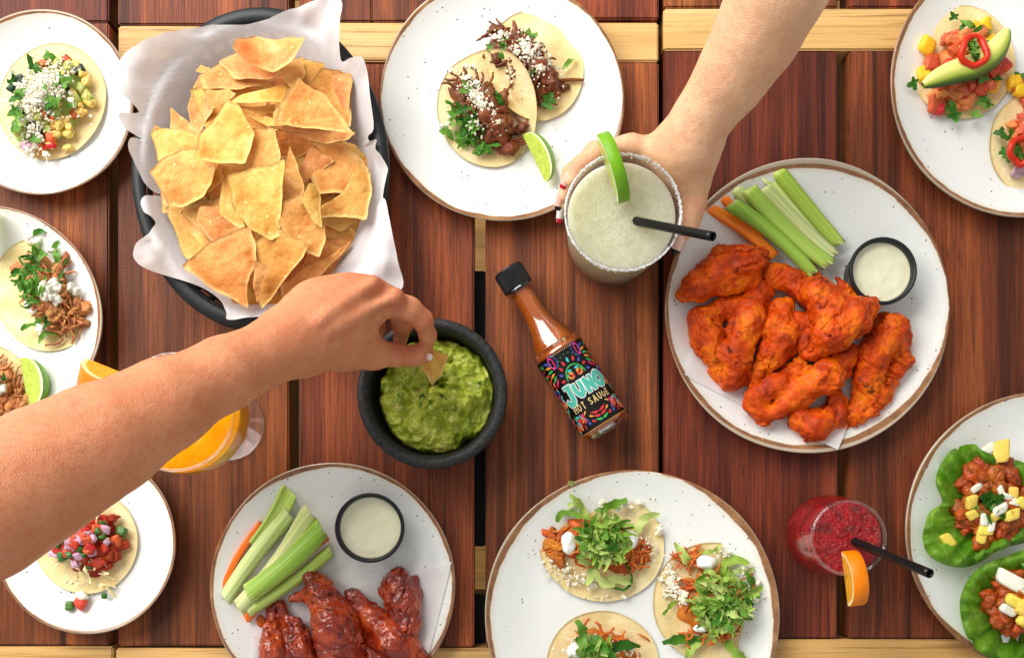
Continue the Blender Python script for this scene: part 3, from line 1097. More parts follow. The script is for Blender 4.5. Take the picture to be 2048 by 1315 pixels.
fan = [cbl, cor, cgn, cor, cgn, cpk, cbl, cr]
for k, c_ in enumerate(fan):                    # fans in the upper corners
    L_(36, 12 + k * 5.2, R(-30 + k * 13), 17, 4.2, c_, .15)
for k in range(9):                              # two round birds
    pass
for s in (1, -1):
    art.append(([(s * 27 + 9 * math.cos(t), 11 + 12 * math.sin(t)) for t in [2 * math.pi * i / 14 for i in range(14)]], cbl))
    art.append(([(s * 31 + 7 * math.cos(t) * (1 if i % 2 else .75), 12 + 11 * math.sin(t)) for i, t in enumerate([2 * math.pi * i / 16 for i in range(16)])], cpk))
for k in range(7):
    a = R(200 + 140 * k / 6)
    art.append(([(22 * math.cos(a) + 1 * math.cos(t), 26 + 16 * math.sin(a) + 1 * math.sin(t)) for t in [2 * math.pi * i / 8 for i in range(8)]], cgn))
for k in range(13):
    art.append(([(-24 + 4 * k + .9 * math.cos(t), 2.5 + .9 * math.sin(t)) for t in [2 * math.pi * i / 8 for i in range(8)]], ccr))
cs_ = [cr, cbl, cr, cr, cy_, cr, cbl]
for k in range(9):                              # crown of leaves over the arch
    a = R(180 + 180 * k / 8)
    leaf(24 * math.cos(a), 47 + 22 * math.sin(a), a, 10, 4.5, cs_[k % 7], .1)
for k in range(24):                             # green arch
    a, b = R(180 + 180 * k / 24), R(180 + 180 * (k + 1) / 24)
    art.append(([(r_ * math.cos(t), 50 + r_ * math.sin(t)) for r_, t in ((21, a), (21, b), (19, b), (19, a))], cgn))
for k, c_ in enumerate([cy_, cor, cr]):
    L_(3, 38 + 6 * k, R(-20 - 20 * k), 10, 4, c_, .3)
for k in range(6):
    L_(13, 40 + k * 2, R(30 + 30 * k), 8, 3, [cgn, cor, cr][k % 3], .4)
for v0, u0, up_ in [(92, 20, 1), (112, 30, -1), (120, 44, 1), (76, 48, 1)]:      # sprigs below the lettering
    for s in (1, -1):
        for k in range(5):
            du = k * 5.2
            bx, by = s * (u0 + du * .9), v0 + up_ * (-3 + k * 2.6)
            art.append(([(bx, by), (bx + s * 5.4, by + up_ * 2.4), (bx + s * 5.4, by + up_ * 2.4 + 1.1), (bx, by + 1.1)], cgn))
            for sg in (1, -1):
                leaf(bx, by, R(90 * sg) - s * sg * R(40) if True else 0, 10, 4, [cr, cy_, cr, cor, cr][(k + (sg > 0) * 2) % 5], .15)
for k, c_ in enumerate([cor, cr, cr, cgn]):     # smile of the mask
    for s in (1, -1):
        leaf(0, 108 + 6.5 * k, R(0) if s == 1 else R(180), 19 - k * 1.5, 4, c_, -.28 * s)
for s in (1, -1):
    leaf(s * 1, 98, R(40) if s == 1 else R(140), 8, 3.5, cbl, -.2 * s)
    leaf(s * 11, 88, R(75) if s == 1 else R(105), 12, 4.5, cy_, .1)
    for k in range(7):
        leaf(s * 52, 30 + k * 8, R(60) if s == 1 else R(120), 10, 3.6, [cr, cor, cr, cbl, cy_][k % 5], .2)
        leaf(s * 64, 24 + k * 13, R(100), 11, 4, [cgn, cr, cbl, cr, cor][k % 5], .2)
        leaf(s * 76, 30 + k * 13, R(80), 11, 4, [cr, cy_, cor, cgn][k % 4], .2)
ar = random.Random(5)
for v0 in range(8, 134, 9):                     # small leaves filling the ground, mirrored
    for u0 in range(4, 92, 9):
        if (u0 < 26 and v0 < 62) or (u0 < 50 and 50 < v0 < 106) or (u0 < 20 and v0 > 100) or (26 <= u0 < 50 and v0 < 50):
            continue
        a = ar.uniform(20, 150)
        c_ = ar.choice([cr, cr, cpk, cy_, cor, cgn, cbl])
        l_, w_ = ar.uniform(7.5, 11), ar.uniform(3, 4.2)
        for s in (1, -1):
            leaf(s * u0, v0 - 3, R(a) if s == 1 else R(180 - a), l_, w_, c_, .18 * s)
art = [(p_, c_) for p_, c_ in art if not any((84 < v_ < 103 and abs(u_) < 53) or (53 < v_ < 90 and abs(u_) < 51) for u_, v_ in p_)]
lab_mesh('folk_artwork', art, inkm.m, 0.00020, label)
edge_ = []
for v_ in (LHp - 1.1, ):
    for k in range(60):
        u0, u1 = (-1 + 2 * k / 60) * 98, (-1 + 2 * (k + 1) / 60) * 98
        edge_.append(([(u0, v_), (u1, v_), (u1, v_ + .9), (u0, v_ + .9)], cor))
lab_mesh('edge_line', edge_, inkm.m, 0.00019, label)


def stroke(pts, ws, colr, grow=0.0, cap_=True):
    """a fat brush stroke as quads"""
    P2 = spline([np.array(p, float) for p in pts], 6)
    W = [w[0] for w in spline([np.array([w, 0.]) for w in ws], 6)]
    L2, R2 = [], []
    for i, p in enumerate(P2):
        d = P2[min(i + 1, len(P2) - 1)] - P2[max(i - 1, 0)]
        d /= np.linalg.norm(d) + 1e-9
        nn = np.array([-d[1], d[0]])
        e = 0
        if i == 0:
            p = p - d * grow
        if i == len(P2) - 1:
            p = p + d * grow
        L2.append(p + nn * (W[i] / 2 + grow))
        R2.append(p - nn * (W[i] / 2 + grow))
    return [([tuple(L2[i]), tuple(L2[i + 1]), tuple(R2[i + 1]), tuple(R2[i])], colr) for i in range(len(P2) - 1)]


VB = 60.0                       # top of the JUNO lettering
letters = {
    'J': [([(-25, VB - 1), (-25, VB + 12), (-27, VB + 22), (-35, VB + 24), (-39, VB + 17)], [8, 8, 9, 8, 6]), ([(-33, VB + .5), (-25, VB + .5), (-19, VB + .5)], [4, 4.5, 4])],
    'U': [([(-14, VB + 1), (-14.5, VB + 12), (-10, VB + 19.5), (-5, VB + 17), (-3.5, VB + 10), (-3.5, VB + 1)], [6.5, 7, 8, 7.5, 6.5, 6.5])],
    'N': [([(5, VB + 23), (5, VB + 1)], [6.5, 6.5]), ([(5, VB + 2), (16, VB + 21.5)], [6.5, 6.5]), ([(16, VB + 23), (16, VB + 1)], [6, 6])],
    'O': [([(31 + 7.6 * math.sin(t), VB + 11.5 - 8.6 * math.cos(t)) for t in [2 * math.pi * k / 12 for k in range(13)]], [8.5] * 13)],
}
for ch in letters:             # a little bigger than drawn above
    letters[ch] = [([(u * 1.2, 56 + (v_ - VB) * 1.18) for u, v_ in pts], [w * 1.18 for w in ws]) for pts, ws in letters[ch]]
for ch, strokes in letters.items():
    ou, inn = [], []
    for pts, ws in strokes:
        ou += stroke(pts, ws, cwh, 1.3)
        inn += stroke(pts, ws, cte, 0)
    for lst, nm, lf in ((ou, 'letter_outline', .00030), (inn, 'letter', .00042)):
        for q_i, q_ in enumerate(lst):
            pass
        lab_mesh(nm, lst, inkm.m, lf, label)
# HOT SAUCE in a narrow serif hand
VH = 89.0
seg = {'H': [((0, 0), (0, 10)), ((5, 0), (5, 10)), ((0, 5), (5, 5))], 'O': None, 'T': [((2.5, 0), (2.5, 10)), ((0, .6), (5, .6))], 'S': 's', 'A': [((2.5, 0), (0, 10)), ((2.5, 0), (5, 10)), ((1, 6.6), (4, 6.6))],
       'U': 'u', 'C': 'c', 'E': [((.5, 0), (.5, 10)), ((.5, .6), (4.8, .6)), ((.5, 5), (4, 5)), ((.5, 9.4), (4.8, 9.4))]}
x = -36.0
hs = []
for ch in 'HOT SAUCE':
    if ch == ' ':
        x += 4.5
        continue
    g = seg[ch]
    if ch == 'O' or g == 'c':
        k0, k1 = (0, 13) if ch == 'O' else (2, 12)
        pts = [(x + 2.6 + 2.5 * math.sin(2 * math.pi * k / 12), VH + 5 - 4.6 * math.cos(2 * math.pi * k / 12)) for k in range(k0, k1)]
        hs += stroke(pts, [1.5] * len(pts), ccr)
    elif g == 's':
        pts = [(x + 4.8, VH + 2), (x + 2.6, VH + .5), (x + .6, VH + 2.4), (x + 2.6, VH + 5), (x + 4.7, VH + 7.5), (x + 2.4, VH + 9.5), (x + .2, VH + 8)]
        hs += stroke(pts, [1.4] * 7, ccr)
    elif g == 'u':
        pts = [(x + .4, VH), (x + .4, VH + 7), (x + 2.6, VH + 9.6), (x + 4.8, VH + 7), (x + 4.8, VH)]
        hs += stroke(pts, [1.5] * 5, ccr)
    else:
        for (a, b), (c_, d_) in g:
            hs += stroke([(x + a, VH + b), (x + c_, VH + d_)], [1.5 if abs(a - c_) < 3 else 1.2] * 2, ccr)
            for sx, sy in ((a, b), (c_, d_)):
                if sy in (0, 10):
                    hs += stroke([(x + sx - 1.4, VH + sy), (x + sx + 1.4, VH + sy)], [.8, .8], ccr)
    x += 8.6
hs = [([(u * 1.2, VH + (v_ - VH) * 1.12) for u, v_ in p_], c_) for p_, c_ in hs]
lab_mesh('lettering', hs, inkm.m, .00040, label)

# ================================================================== tacos and lettuce wraps
tm = M('corn_tortilla', 0.6, Specular_IOR_Level=0.25)
v = tm.map((1, 1, 1), rand=3.0)
c = tm.ramp(tm.noise(38, 5, 0.62, v), [(0.28, srgb(222, 192, 122)), (0.5, srgb(238, 217, 160)), (0.72, srgb(247, 234, 192))])
c = tm.mix(tm.ramp(tm.noise(700, 2, 0.6, v), [(0.60, 0.0), (0.74, 0.4)]), c, srgb(186, 140, 78))
c = tm.mix(tm.ramp(tm.noise(16, 2, 0.5, v), [(0.58, 0.0), (0.75, 0.35)]), c, srgb(214, 168, 96))
c = tm.mix(tm.ramp(tm.attr('edge', 'Fac'), [(0.86, 0.0), (0.97, 0.6)]), c, srgb(238, 216, 156))
c = tm.vary(c, 0.08, 0.012)
tm.base(c)
tm.bump(tm.math('ADD', tm.noise(330, 4, 0.65, v), tm.math('MULTIPLY', tm.noise(60, 2, 0.5, v), 1.2)), 0.0009, 0.6)
tm.sss(0.1, (1, .7, .3), .002)
TORT = tm.m


def tortilla(parent, px, py, rx, ry, rot, lifts=(), seed=0, z0=PLZ + .0022, th=.0021):
    c = at(px, py, z0)
    n, K = 84, 22
    a = np.linspace(0, 2 * np.pi, n, endpoint=False)
    f = np.linspace(0.005, 1, K)
    A, Fq = np.meshgrid(a, f, indexing='ij')
    wob = 1 + .018 * pn(np.stack([np.cos(A) * 1.7, np.sin(A) * 1.7, A * 0 + seed * 2.3], -1)) + .006 * pn(np.stack([np.cos(A) * 9, np.sin(A) * 9, A * 0 + seed], -1))
    x, y = ln(rx, z0) * Fq * wob * np.cos(A), ln(ry, z0) * Fq * wob * np.sin(A)
    cr, sr = math.cos(-rot), math.sin(-rot)
    x, y = x * cr - y * sr, x * sr + y * cr
    z = .0016 * fbm(np.stack([x * 34, y * 34, x * 0 + seed * 3.7], -1), 2) + .0010 * Fq ** 3
    for ang_, off, hgt in lifts:
        d = x * math.cos(ang_) + y * math.sin(ang_)
        z += hgt * np.clip((d - off) / .030, 0, 2) ** 1.5
    V, E = [], []
    for side in (0, 1):
        zz = z - side * th * (1 - .5 * Fq ** 8) - (.3 * th * Fq ** 8 if side == 0 else 0)
        V += list(np.stack([x + c[0], y + c[1], zz + z0], -1).reshape(-1, 3))
        E += list(Fq.ravel())
    F = grid_faces(n, K, True, 0) + grid_faces(n, K, True, n * K, True)
    F += [(i * K + K - 1, ((i + 1) % n) * K + K - 1, n * K + ((i + 1) % n) * K + K - 1, n * K + i * K + K - 1)[::-1] for i in range(n)]
    me = mesh('tortilla', V, F)
    at_ = me.attributes.new('edge', 'FLOAT', 'POINT')
    at_.data.foreach_set('value', E)
    return link('tortilla', me, TORT, parent)


# ---- shared topping shapes, unit size
def dice_mesh(k):
    r = random.Random(k)
    V, F = ICO3
    p = 5.5
    n = (np.abs(V) ** p).sum(1) ** (1 / p)
    W = V / n[:, None] * .5
    W = W * (1 + .16 * pn(V * 1.1 + k * 3.3) + .07 * fbm(V * 3 + k, 2))[:, None]
    W *= np.array([r.uniform(.85, 1.15), r.uniform(.75, 1.0), r.uniform(.6, .8)])
    W[:, 0] += r.uniform(-.3, .3) * W[:, 1] + r.uniform(-.25, .25) * W[:, 2]
    return mesh('dice', W, F)


def leaf_mesh(k):
    r = random.Random(100 + k)
    n, K = 30, 4
    V = [(0, 0, 0)]
    lob = r.choice([3, 5, 4])
    ph, cu, cv = r.uniform(0, 3), r.uniform(-.9, .9), r.uniform(-.7, .7)
    for j in range(1, K + 1):
        for i in range(n):
            t = 2 * math.pi * i / n
            rr = .5 * (0.72 + .26 * math.cos(lob * t + ph) + .08 * math.cos(3 * lob * t)) * (1 - .35 * math.cos(t))
            x, y = rr * j / K * math.cos(t), rr * j / K * math.sin(t) * .8
            V.append((x, y, cu * x * x + cv * y * y + .10 * math.sin(5 * x + k) * (j / K)))
    F = [(0, 1 + i, 1 + (i + 1) % n) for i in range(n)]
    for j in range(K - 1):
        o = 1 + j * n
        F += [(o + i, o + n + i, o + n + (i + 1) % n, o + (i + 1) % n) for i in range(n)]
    return mesh('leaf', V, F)


def shred_mesh(k, wid=.16, wav=1.0):
    r = random.Random(200 + k)
    n = 16
    a, p, q = r.uniform(-2.4, 2.4) * wav, r.uniform(0, 6), r.uniform(.05, .14)
    V = []
    x = y = 0.0
    hd = -a / 2
    pts = []
    for i in range(n):
        pts.append((x, y, hd))
        x += math.cos(hd) / n
        y += math.sin(hd) / n
        hd += a / n + r.uniform(-.15, .15) * wav
    mx, my = sum(p_[0] for p_ in pts) / n, sum(p_[1] for p_ in pts) / n
    for i, (x, y, hd) in enumerate(pts):
        w = wid * (.45 + .55 * math.sin(math.pi * (i + .6) / n)) * r.uniform(.8, 1.2)
        tw = .7 * math.sin(i * .5 + p)
        for s in (-1, -.33, .33, 1):
            V.append((x - mx - math.sin(hd) * w / 2 * s * math.cos(tw), y - my + math.cos(hd) * w / 2 * s * math.cos(tw), q * math.sin(3.2 * i / n * 2 + p) + w / 2 * s * math.sin(tw) + .03 * abs(s)))
    return mesh('shred', V, grid_faces(n, 4))


def chunk_mesh(k, rough_=.7, el=1.5):
    r = random.Random(300 + k)
    V, F = ICO3
    d = 1 + rough_ * fbm(V * 1.3 + k * 7.1, 3) + .30 * fbm(V * 4 + k, 3)
    W = V * d[:, None] * np.array([.5 * el / 1.2, .42, .34])
    bend = r.uniform(-.5, .5)
    W[:, 1] += bend * W[:, 0] ** 2
    return mesh('chunk', W, F)


def strand_mesh(k):
    r = random.Random(400 + k)
    n = 12
    a, b, p = r.uniform(-2.6, 2.6), r.uniform(.02, .06), r.uniform(0, 6)
    pts, x, y, hd = [], 0, 0, -a / 2
    for i in range(n):
        pts.append((x, y, b * math.sin(i * .55 + p)))
        x += math.cos(hd) / n
        y += math.sin(hd) / n
        hd += a / n + r.uniform(-.25, .25)
    mx, my = np.mean([q[0] for q in pts]), np.mean([q[1] for q in pts])
    pts = [(q[0] - mx, q[1] - my, q[2]) for q in pts]
    rr = [.062 * (.6 + .4 * math.sin(math.pi * (i + .8) / (n + .6))) * r.uniform(.75, 1.25) for i in range(n)]
    return mesh('strand', *tube(pts, rr, 7))


def shape_set(fn, n, **kw):
    return [fn(k, **kw) for k in range(n)]


def variants(meshes, mat):
    out = []
    for m_ in meshes:
        c_ = m_.copy()
        c_.materials.clear()
        c_.materials.append(mat)
        out.append(c_)
    return out


DICE, LEAF, SHRED, CHUNK, STRAND = shape_set(dice_mesh, 6), shape_set(leaf_mesh, 7), shape_set(shred_mesh, 10), shape_set(chunk_mesh, 8), shape_set(strand_mesh, 9)
RIBBON = shape_set(shred_mesh, 6, wid=.26)


def food(name, c, rough, nz=None, bp=None, var=.3, hue=.03, sss=0.12, srad=(1, .6, .3), **kw):
    m = simple(name, c, rough, nz, bp, var, hue, **kw)
    if sss:
        m.sss(sss, srad, .002)
    return m.m


def leaf_food(name, c1, c2, c3):
    m = M(name, 0.42)
    c = m.ramp(m.rand, [(0.0, c1), (0.5, c2), (1.0, c3)])
    c = m.mix(m.ramp(m.noise(4, 3, 0.6), [(0.35, 0.25), (0.7, 0.0)]), c, tuple(x * .45 for x in c1[:3]) + (1,))
    m.base(c)
    t = m.nt.nodes.new('ShaderNodeBsdfTranslucent')
    m.nt.links.new(c, t.inputs[0])
    x = m.nt.nodes.new('ShaderNodeMixShader')
    x.inputs[0].default_value = .3
    m.nt.links.new(m.b.outputs[0], x.inputs[1])
    m.nt.links.new(t.outputs[0], x.inputs[2])
    m.nt.links.new(x.outputs[0], m.nt.nodes['Material Output'].inputs[0])
    m.bump(m.noise(9, 3, 0.5), .0008, .35)
    return m.m


CIL = leaf_food('cilantro', srgb(42, 96, 22), srgb(82, 146, 44), srgb(132, 182, 74))
LET = leaf_food('shredded_lettuce', srgb(96, 152, 44), srgb(168, 202, 80), srgb(216, 230, 146))
BEEF = food('braised_beef', srgb(126, 68, 32), .38, (7, .55), (14, .0006), .5, .02, 0, Coat_Weight=.12, Coat_Roughness=.25)
PORK = food('pulled_pork', srgb(190, 124, 72), .4, (9, .4), (14, .0006), .6, .03)
TINGA = food('orange_shredded_chicken', srgb(204, 108, 38), .4, (9, .35), (14, .0006), .45, .03)
SHRIMP = food('pink_orange_shrimp', srgb(228, 122, 76), .35, (6, .3), (12, .0006), .4, .04)
CHOR = food('red_chorizo', srgb(170, 54, 14), .35, (8, .5), (14, .0008), .4, .02)
PAST = food('seared_orange_pork', srgb(170, 78, 18), .35, (8, .55), (12, .0008), .5, .02, Coat_Weight=.2, Coat_Roughness=.25)
ONION = food('white_onion', srgb(226, 226, 210), .25, (6, .06), None, .08, .01, .3, (1, 1, .9))
REDON = food('red_onion', srgb(206, 164, 184), .3, (3, .35), None, .5, .03, .25)
TOM = food('tomato_dice', srgb(206, 76, 48), .22, (5, .3), (10, .0004), .3, .03, .2, (1, .3, .2))
MANGO = food('yellow_mango', srgb(244, 190, 36), .25, (5, .12), (8, .0004), .15, .02, .2)
PINE = food('pineapple', srgb(240, 212, 92), .3, (7, .18), (9, .0005), .2, .03, .25)
CORN = food('corn_kernel', srgb(238, 204, 110), .28, (2, .12), None, .2, .03, .2)
ZUC = food('green_squash', srgb(170, 182, 92), .3, (3, .3), (5, .0004), .4, .05, .2)
ZSKIN = food('dark_squash_skin', srgb(38, 58, 36), .3, (4, .4), None, .4, .04, 0)
PEPP = food('roasted_pepper', srgb(202, 84, 36), .3, (3, .35), None, .4, .05, .1)
JAL = food('green_chile_dice', srgb(64, 112, 44), .3, (3, .3), None, .4, .04, .1)
CHEESE = food('crumbled_white_cheese', srgb(240, 234, 212), .65, (300, .08), (900, .0006), 0, 0, .15)
CREMA = food('white_crema', srgb(246, 246, 240), .25, None, None, 0, 0, .2)
JACK = food('melted_cheese_shreds', srgb(240, 224, 170), .4, (3, .1), None, .12, .02, .2)
for mats_, shapes_ in []:
    pass
SH = {}


def shp(kind, mat):
    key = (kind, mat.name)
    if key not in SH:
        SH[key] = variants({'dice': DICE, 'leaf': LEAF, 'shred': SHRED, 'chunk': CHUNK, 'strand': STRAND, 'ribbon': RIBBON}[kind], mat)
    return SH[key]


class Taco:
    def __init__(s, name, px, py, label, cat, group, seed):
        s.r = random.Random(seed)
        s.e = thing(name, at(px, py, PLZ + .0006), label, cat, group)
        s.m = []                # mounds: (x, y, h, sigma)
        s.zb = PLZ + .0036

    def mound(s, px, py, h, sig):
        p = at(px, py, PLZ)
        s.m.append((p[0], p[1], h, sig / S))

    def z(s, x, y):
        return s.zb + max([h * math.exp(-((x - a) ** 2 + (y - b) ** 2) / (2 * g * g)) for a, b, h, g in s.m] or [0])

    def sc(s, name, kind, mat, n, px, py, sx, sy, rot, size, up=0.0, tilt=.4, jz=.0015, uni=False):
        """n pieces in an ellipse (pixels) round (px,py)"""
        for k in range(n):
            if uni:
                q, a = math.sqrt(s.r.random()), s.r.uniform(0, 6.283)
                dx, dy = q * math.cos(a) * sx, q * math.sin(a) * sy
            else:
                dx, dy = max(-1.1, min(1.1, s.r.gauss(0, .5))) * sx, max(-1.1, min(1.1, s.r.gauss(0, .5))) * sy
            x_, y_ = px + dx * math.cos(rot) - dy * math.sin(rot), py + dx * math.sin(rot) + dy * math.cos(rot)
            p = at(x_, y_, PLZ + .01)
            z = s.z(p[0], p[1]) + up + s.r.uniform(-jz, jz)
            sz = s.r.uniform(*size)
            place(name, s.r.choice(shp(kind, mat)), (p[0], p[1], z), (s.r.uniform(-tilt, tilt), s.r.uniform(-tilt, tilt), s.r.uniform(0, 6.28)), sz, s.e)

    def one(s, name, kind, mat, px, py, size, up=0.0, rz=None, tilt=.25, k=None):
        p = at(px, py, PLZ + .012)
        ms = shp(kind, mat)
        return place(name, ms[k if k is not None else s.r.randrange(len(ms))], (p[0], p[1], s.z(p[0], p[1]) + up), (s.r.uniform(-tilt, tilt), s.r.uniform(-tilt, tilt), s.r.uniform(0, 6.28) if rz is None else rz), size, s.e)

    def crumbs(s, n, px, py, sx, sy, rot, size, up=.001, mat=None, name='cheese_crumbles', extra=()):
        parts = []
        for (n_, px_, py_, sx_, sy_, rot_) in [(n, px, py, sx, sy, rot)] + list(extra):
            for k in range(n_):
                dx, dy = max(-2, min(2, s.r.gauss(0, .52))) * sx_, max(-2, min(2, s.r.gauss(0, .52))) * sy_
                x_, y_ = px_ + dx * math.cos(rot_) - dy * math.sin(rot_), py_ + dx * math.sin(rot_) + dy * math.cos(rot_)
                p = at(x_, y_, PLZ + .01)
                p[2] = s.z(p[0], p[1]) + up + s.r.uniform(-.0008, .0018)
                sz = s.r.uniform(*size) * (s.r.choice([1.3, 1.3, 1.8]) if s.r.random() < .16 else .7)
                V = ICO1[0] * np.array([s.r.uniform(.6, 1.2), s.r.uniform(.6, 1.2), s.r.uniform(.5, 1)]) * sz
                V = V + np.array([[s.r.uniform(-.42, .42) * sz for _ in range(3)] for _ in range(len(V))])
                parts.append((V + p, ICO1[1]))
        o = link(name, mesh(name, *join(parts), smooth=False), mat or CHEESE, s.e)
        o['kind'] = 'stuff'
        return o

    def bed(s, name, px, py, rx, ry, rot, h, mat, seed=0, rag=.35):
        """the lumpy body of a filling"""
        n, K = 60, 16
        a = np.linspace(0, 2 * np.pi, n, endpoint=False)
        f = np.linspace(.01, 1, K)
        A, Q = np.meshgrid(a, f, indexing='ij')
        wob = 1 + rag * pn(np.stack([np.cos(A) * 2.3, np.sin(A) * 2.3, A * 0 + seed * 3.3], -1)) + .16 * pn(np.stack([np.cos(A) * 7, np.sin(A) * 7, A * 0 + seed], -1))
        x, y = ln(rx) * Q * wob * np.cos(A), ln(ry) * Q * wob * np.sin(A)
        x, y = x * math.cos(-rot) - y * math.sin(-rot), x * math.sin(-rot) + y * math.cos(-rot)
        c = at(px, py, PLZ + .006)
        z = s.zb - .001 + h * (1 - Q ** 2.2) + .004 * fbm(np.stack([x * 120, y * 120, x * 0 + seed], -1), 3) * (1 - Q ** 6)
        V = np.stack([x + c[0], y + c[1], z], -1).reshape(-1, 3)
        return link(name, mesh(name, V, grid_faces(n, K, True, flip=True)), mat, s.e)


def blob(parent, name, px, py, z, rx, ry, rz, rot, mat, k=0, rough_=.35):
    V = ICO3[0] * (1 + rough_ * fbm(ICO3[0] * 1.2 + k, 2))[:, None] * np.array([rx / S, ry / S, rz])
    p = at(px, py, z)
    return place(name, mesh(name, V, ICO3[1]), p, (0, 0, -rot), 1, parent, mat)


# ---- citrus
def citrus(name, c_rind, c_flesh, c_pith):
    rind = M(name + '_rind', .3)
    rind.base(rind.ramp(rind.noise(60, 3, .5), [(.3, tuple(x * .8 for x in c_rind[:3]) + (1,)), (.7, c_rind)]))
    rind.bump(rind.voro(900), .0006, .35)
    fl = M(name + '_flesh', .25)
    r = fl.attr('rad', 'Fac')
    f = fl.ramp(fl.noise(1, 3, .6, fl.map((300, 300, 300))), [(.35, tuple(x * .75 for x in c_flesh[:3]) + (1,)), (.65, c_flesh)])
    fl.base(fl.mix(fl.ramp(r, [(.84, 0.0), (.90, 1.0)]), f, c_pith))
    fl.sss(.3, (.8, 1, .3), .004)
    fl.bump(fl.noise(500, 2, .5), .0008, .5)
    return rind.m, fl.m


LIME = citrus('lime', srgb(118, 176, 26), srgb(196, 216, 92), srgb(232, 238, 196))
ORNG = citrus('orange', srgb(252, 136, 2), srgb(250, 176, 50), srgb(250, 226, 160))


def citrus_wedge(name, label, cat, loc, rot, a, b, span, mats):
    """a lengthwise wedge: long axis x, flesh faces meet on the axis"""
    e = thing(name, loc, label, cat)
    mt = Matrix.Translation(Vector(loc)) @ Euler(rot).to_matrix().to_4x4()
    nu, nv = 25, 14
    V = [mt @ Vector((a * math.cos(math.pi * i / (nu - 1)), b * math.sin(math.pi * i / (nu - 1)) ** .8 * math.cos(span * (j / (nv - 1) - .5)), b * math.sin(math.pi * i / (nu - 1)) ** .8 * math.sin(span * (j / (nv - 1) - .5)))) for i in range(nu) for j in range(nv)]
    link('rind', mesh('rind', V, grid_faces(nu, nv, flip=True)), mats[0], e)
    for sd in (-1, 1):
        V, E = [], []
        for i in range(nu):
            for k in range(8):
                f = k / 7
                x = a * math.cos(math.pi * i / (nu - 1))
                r = b * math.sin(math.pi * i / (nu - 1)) ** .8 * f
                V.append(mt @ Vector((x, r * math.cos(span / 2 * sd), r * math.sin(span / 2 * sd))))
                E.append(max(f, abs(x) / a * .2 + .8 * f))
        me = mesh('flesh', V, grid_faces(nu, 8, flip=(sd < 0)))
        me.attributes.new('rad', 'FLOAT', 'POINT').data.foreach_set('value', E)
        link('flesh', me, mats[1], e)
    return e


def citrus_half(name, label, cat, loc, rz, lean, Rr, th, mats, a0=0.0, a1=math.pi):
    """half wheel standing on edge, arc up"""
    e = thing(name, loc, label, cat)
    mt = Matrix.Translation(Vector(loc)) @ Matrix.Rotation(rz, 4, 'Z') @ Matrix.Rotation(lean, 4, 'X')
    n = 30
    V = []
    for i in range(n):
        t = a0 + (a1 - a0) * i / (n - 1)
        for y in (-.5, -.42, 0, .42, .5):
            rr = Rr * (1 - (.03 if abs(y) > .45 else 0))
            V.append(mt @ Vector((rr * math.cos(t), y * th, rr * math.sin(t))))
    link('rind', mesh('rind', V, grid_faces(n, 5, flip=False)), mats[0], e)
    for sd in (-1, 1):
        V, E = [], []
        for i in range(n):
            t = a0 + (a1 - a0) * i / (n - 1)
            for k in range(8):
                f = k / 7
                V.append(mt @ Vector((Rr * .975 * f * math.cos(t), sd * .497 * th, Rr * .975 * f * math.sin(t))))
                E.append(f)
        me = mesh('flesh', V, grid_faces(n, 8, flip=(sd > 0)))
        me.attributes.new('rad', 'FLOAT', 'POINT').data.foreach_set('value', E)
        link('flesh', me, mats[1], e)
    V = []
    for t in (a0, a1):
        for f in (0, 1):
            for y in (-.497, .497):
                V.append(mt @ Vector((Rr * .975 * f * math.cos(t), y * th, Rr * .975 * f * math.sin(t))))
    me = mesh('flesh', V, [(0, 1, 3, 2), (4, 6, 7, 5)], False)
    me.attributes.new('rad', 'FLOAT', 'POINT').data.foreach_set('value', [0, 0, .95, .95] * 2)
    link('flesh', me, mats[1], e)
    return e


# ---- A: vegetable taco with crumbled cheese
t = Taco('taco', 104, 205, 'open corn taco of diced squash and corn under crumbled white cheese and cilantro', 'taco', None, 21)
tortilla(t.e, 104, 203, 106, 118, R(25), [(R(-30), .030, .006)], 1)
t.mound(92, 205, .016, 46)
t.mound(60, 250, .010, 30)
t.bed('filling', 95, 212, 62, 88, R(32), .012, ZUC, 1)
t.sc('squash_dice', 'dice', ZUC, 24, 105, 205, 52, 78, R(30), (.006, .0095), .001)
t.sc('corn_kernel', 'chunk', CORN, 20, 115, 205, 52, 85, R(30), (.006, .0085), .002)
t.sc('pepper_dice', 'dice', PEPP, 10, 95, 225, 45, 80, R(30), (.005, .007), .002)
t.sc('squash_skin_piece', 'dice', ZSKIN, 9, 100, 200, 52, 70, R(30), (.005, .009), .002)
for x, y in [(143, 128), (158, 142), (170, 160), (168, 185), (175, 200), (160, 222), (118, 250), (108, 268), (100, 285)]:
    t.one('corn_kernel', 'chunk', CORN, x, y, .0085, .003)
for x, y, m_ in [(30, 180, ZSKIN), (45, 165, ZSKIN), (155, 137, ZSKIN), (135, 130, ZUC), (160, 175, ZUC), (172, 192, ZUC), (130, 118, PEPP), (88, 128, PEPP), (95, 285, PEPP), (100, 275, PEPP), (52, 290, REDON)]:
    t.one('squash_slice', 'dice', m_, x, y, .0085, .003)
t.crumbs(900, 88, 195, 40, 62, R(28), (.0009, .0019), .005, extra=[(70, 70, 270, 22, 20, 0), (40, 60, 300, 40, 16, 0), (12, 150, 235, 30, 30, 0), (25, 130, 150, 20, 20, 0)])
for x, y in [(125, 160), (133, 172), (60, 198), (50, 206), (40, 228), (52, 238), (112, 208), (122, 214), (105, 220), (150, 212), (98, 112), (70, 140), (85, 150), (102, 188), (38, 262), (70, 278), (35, 175), (45, 240)]:
    t.one('cilantro_leaf', 'leaf', CIL, x, y, t.r.uniform(.010, .015), .0075)

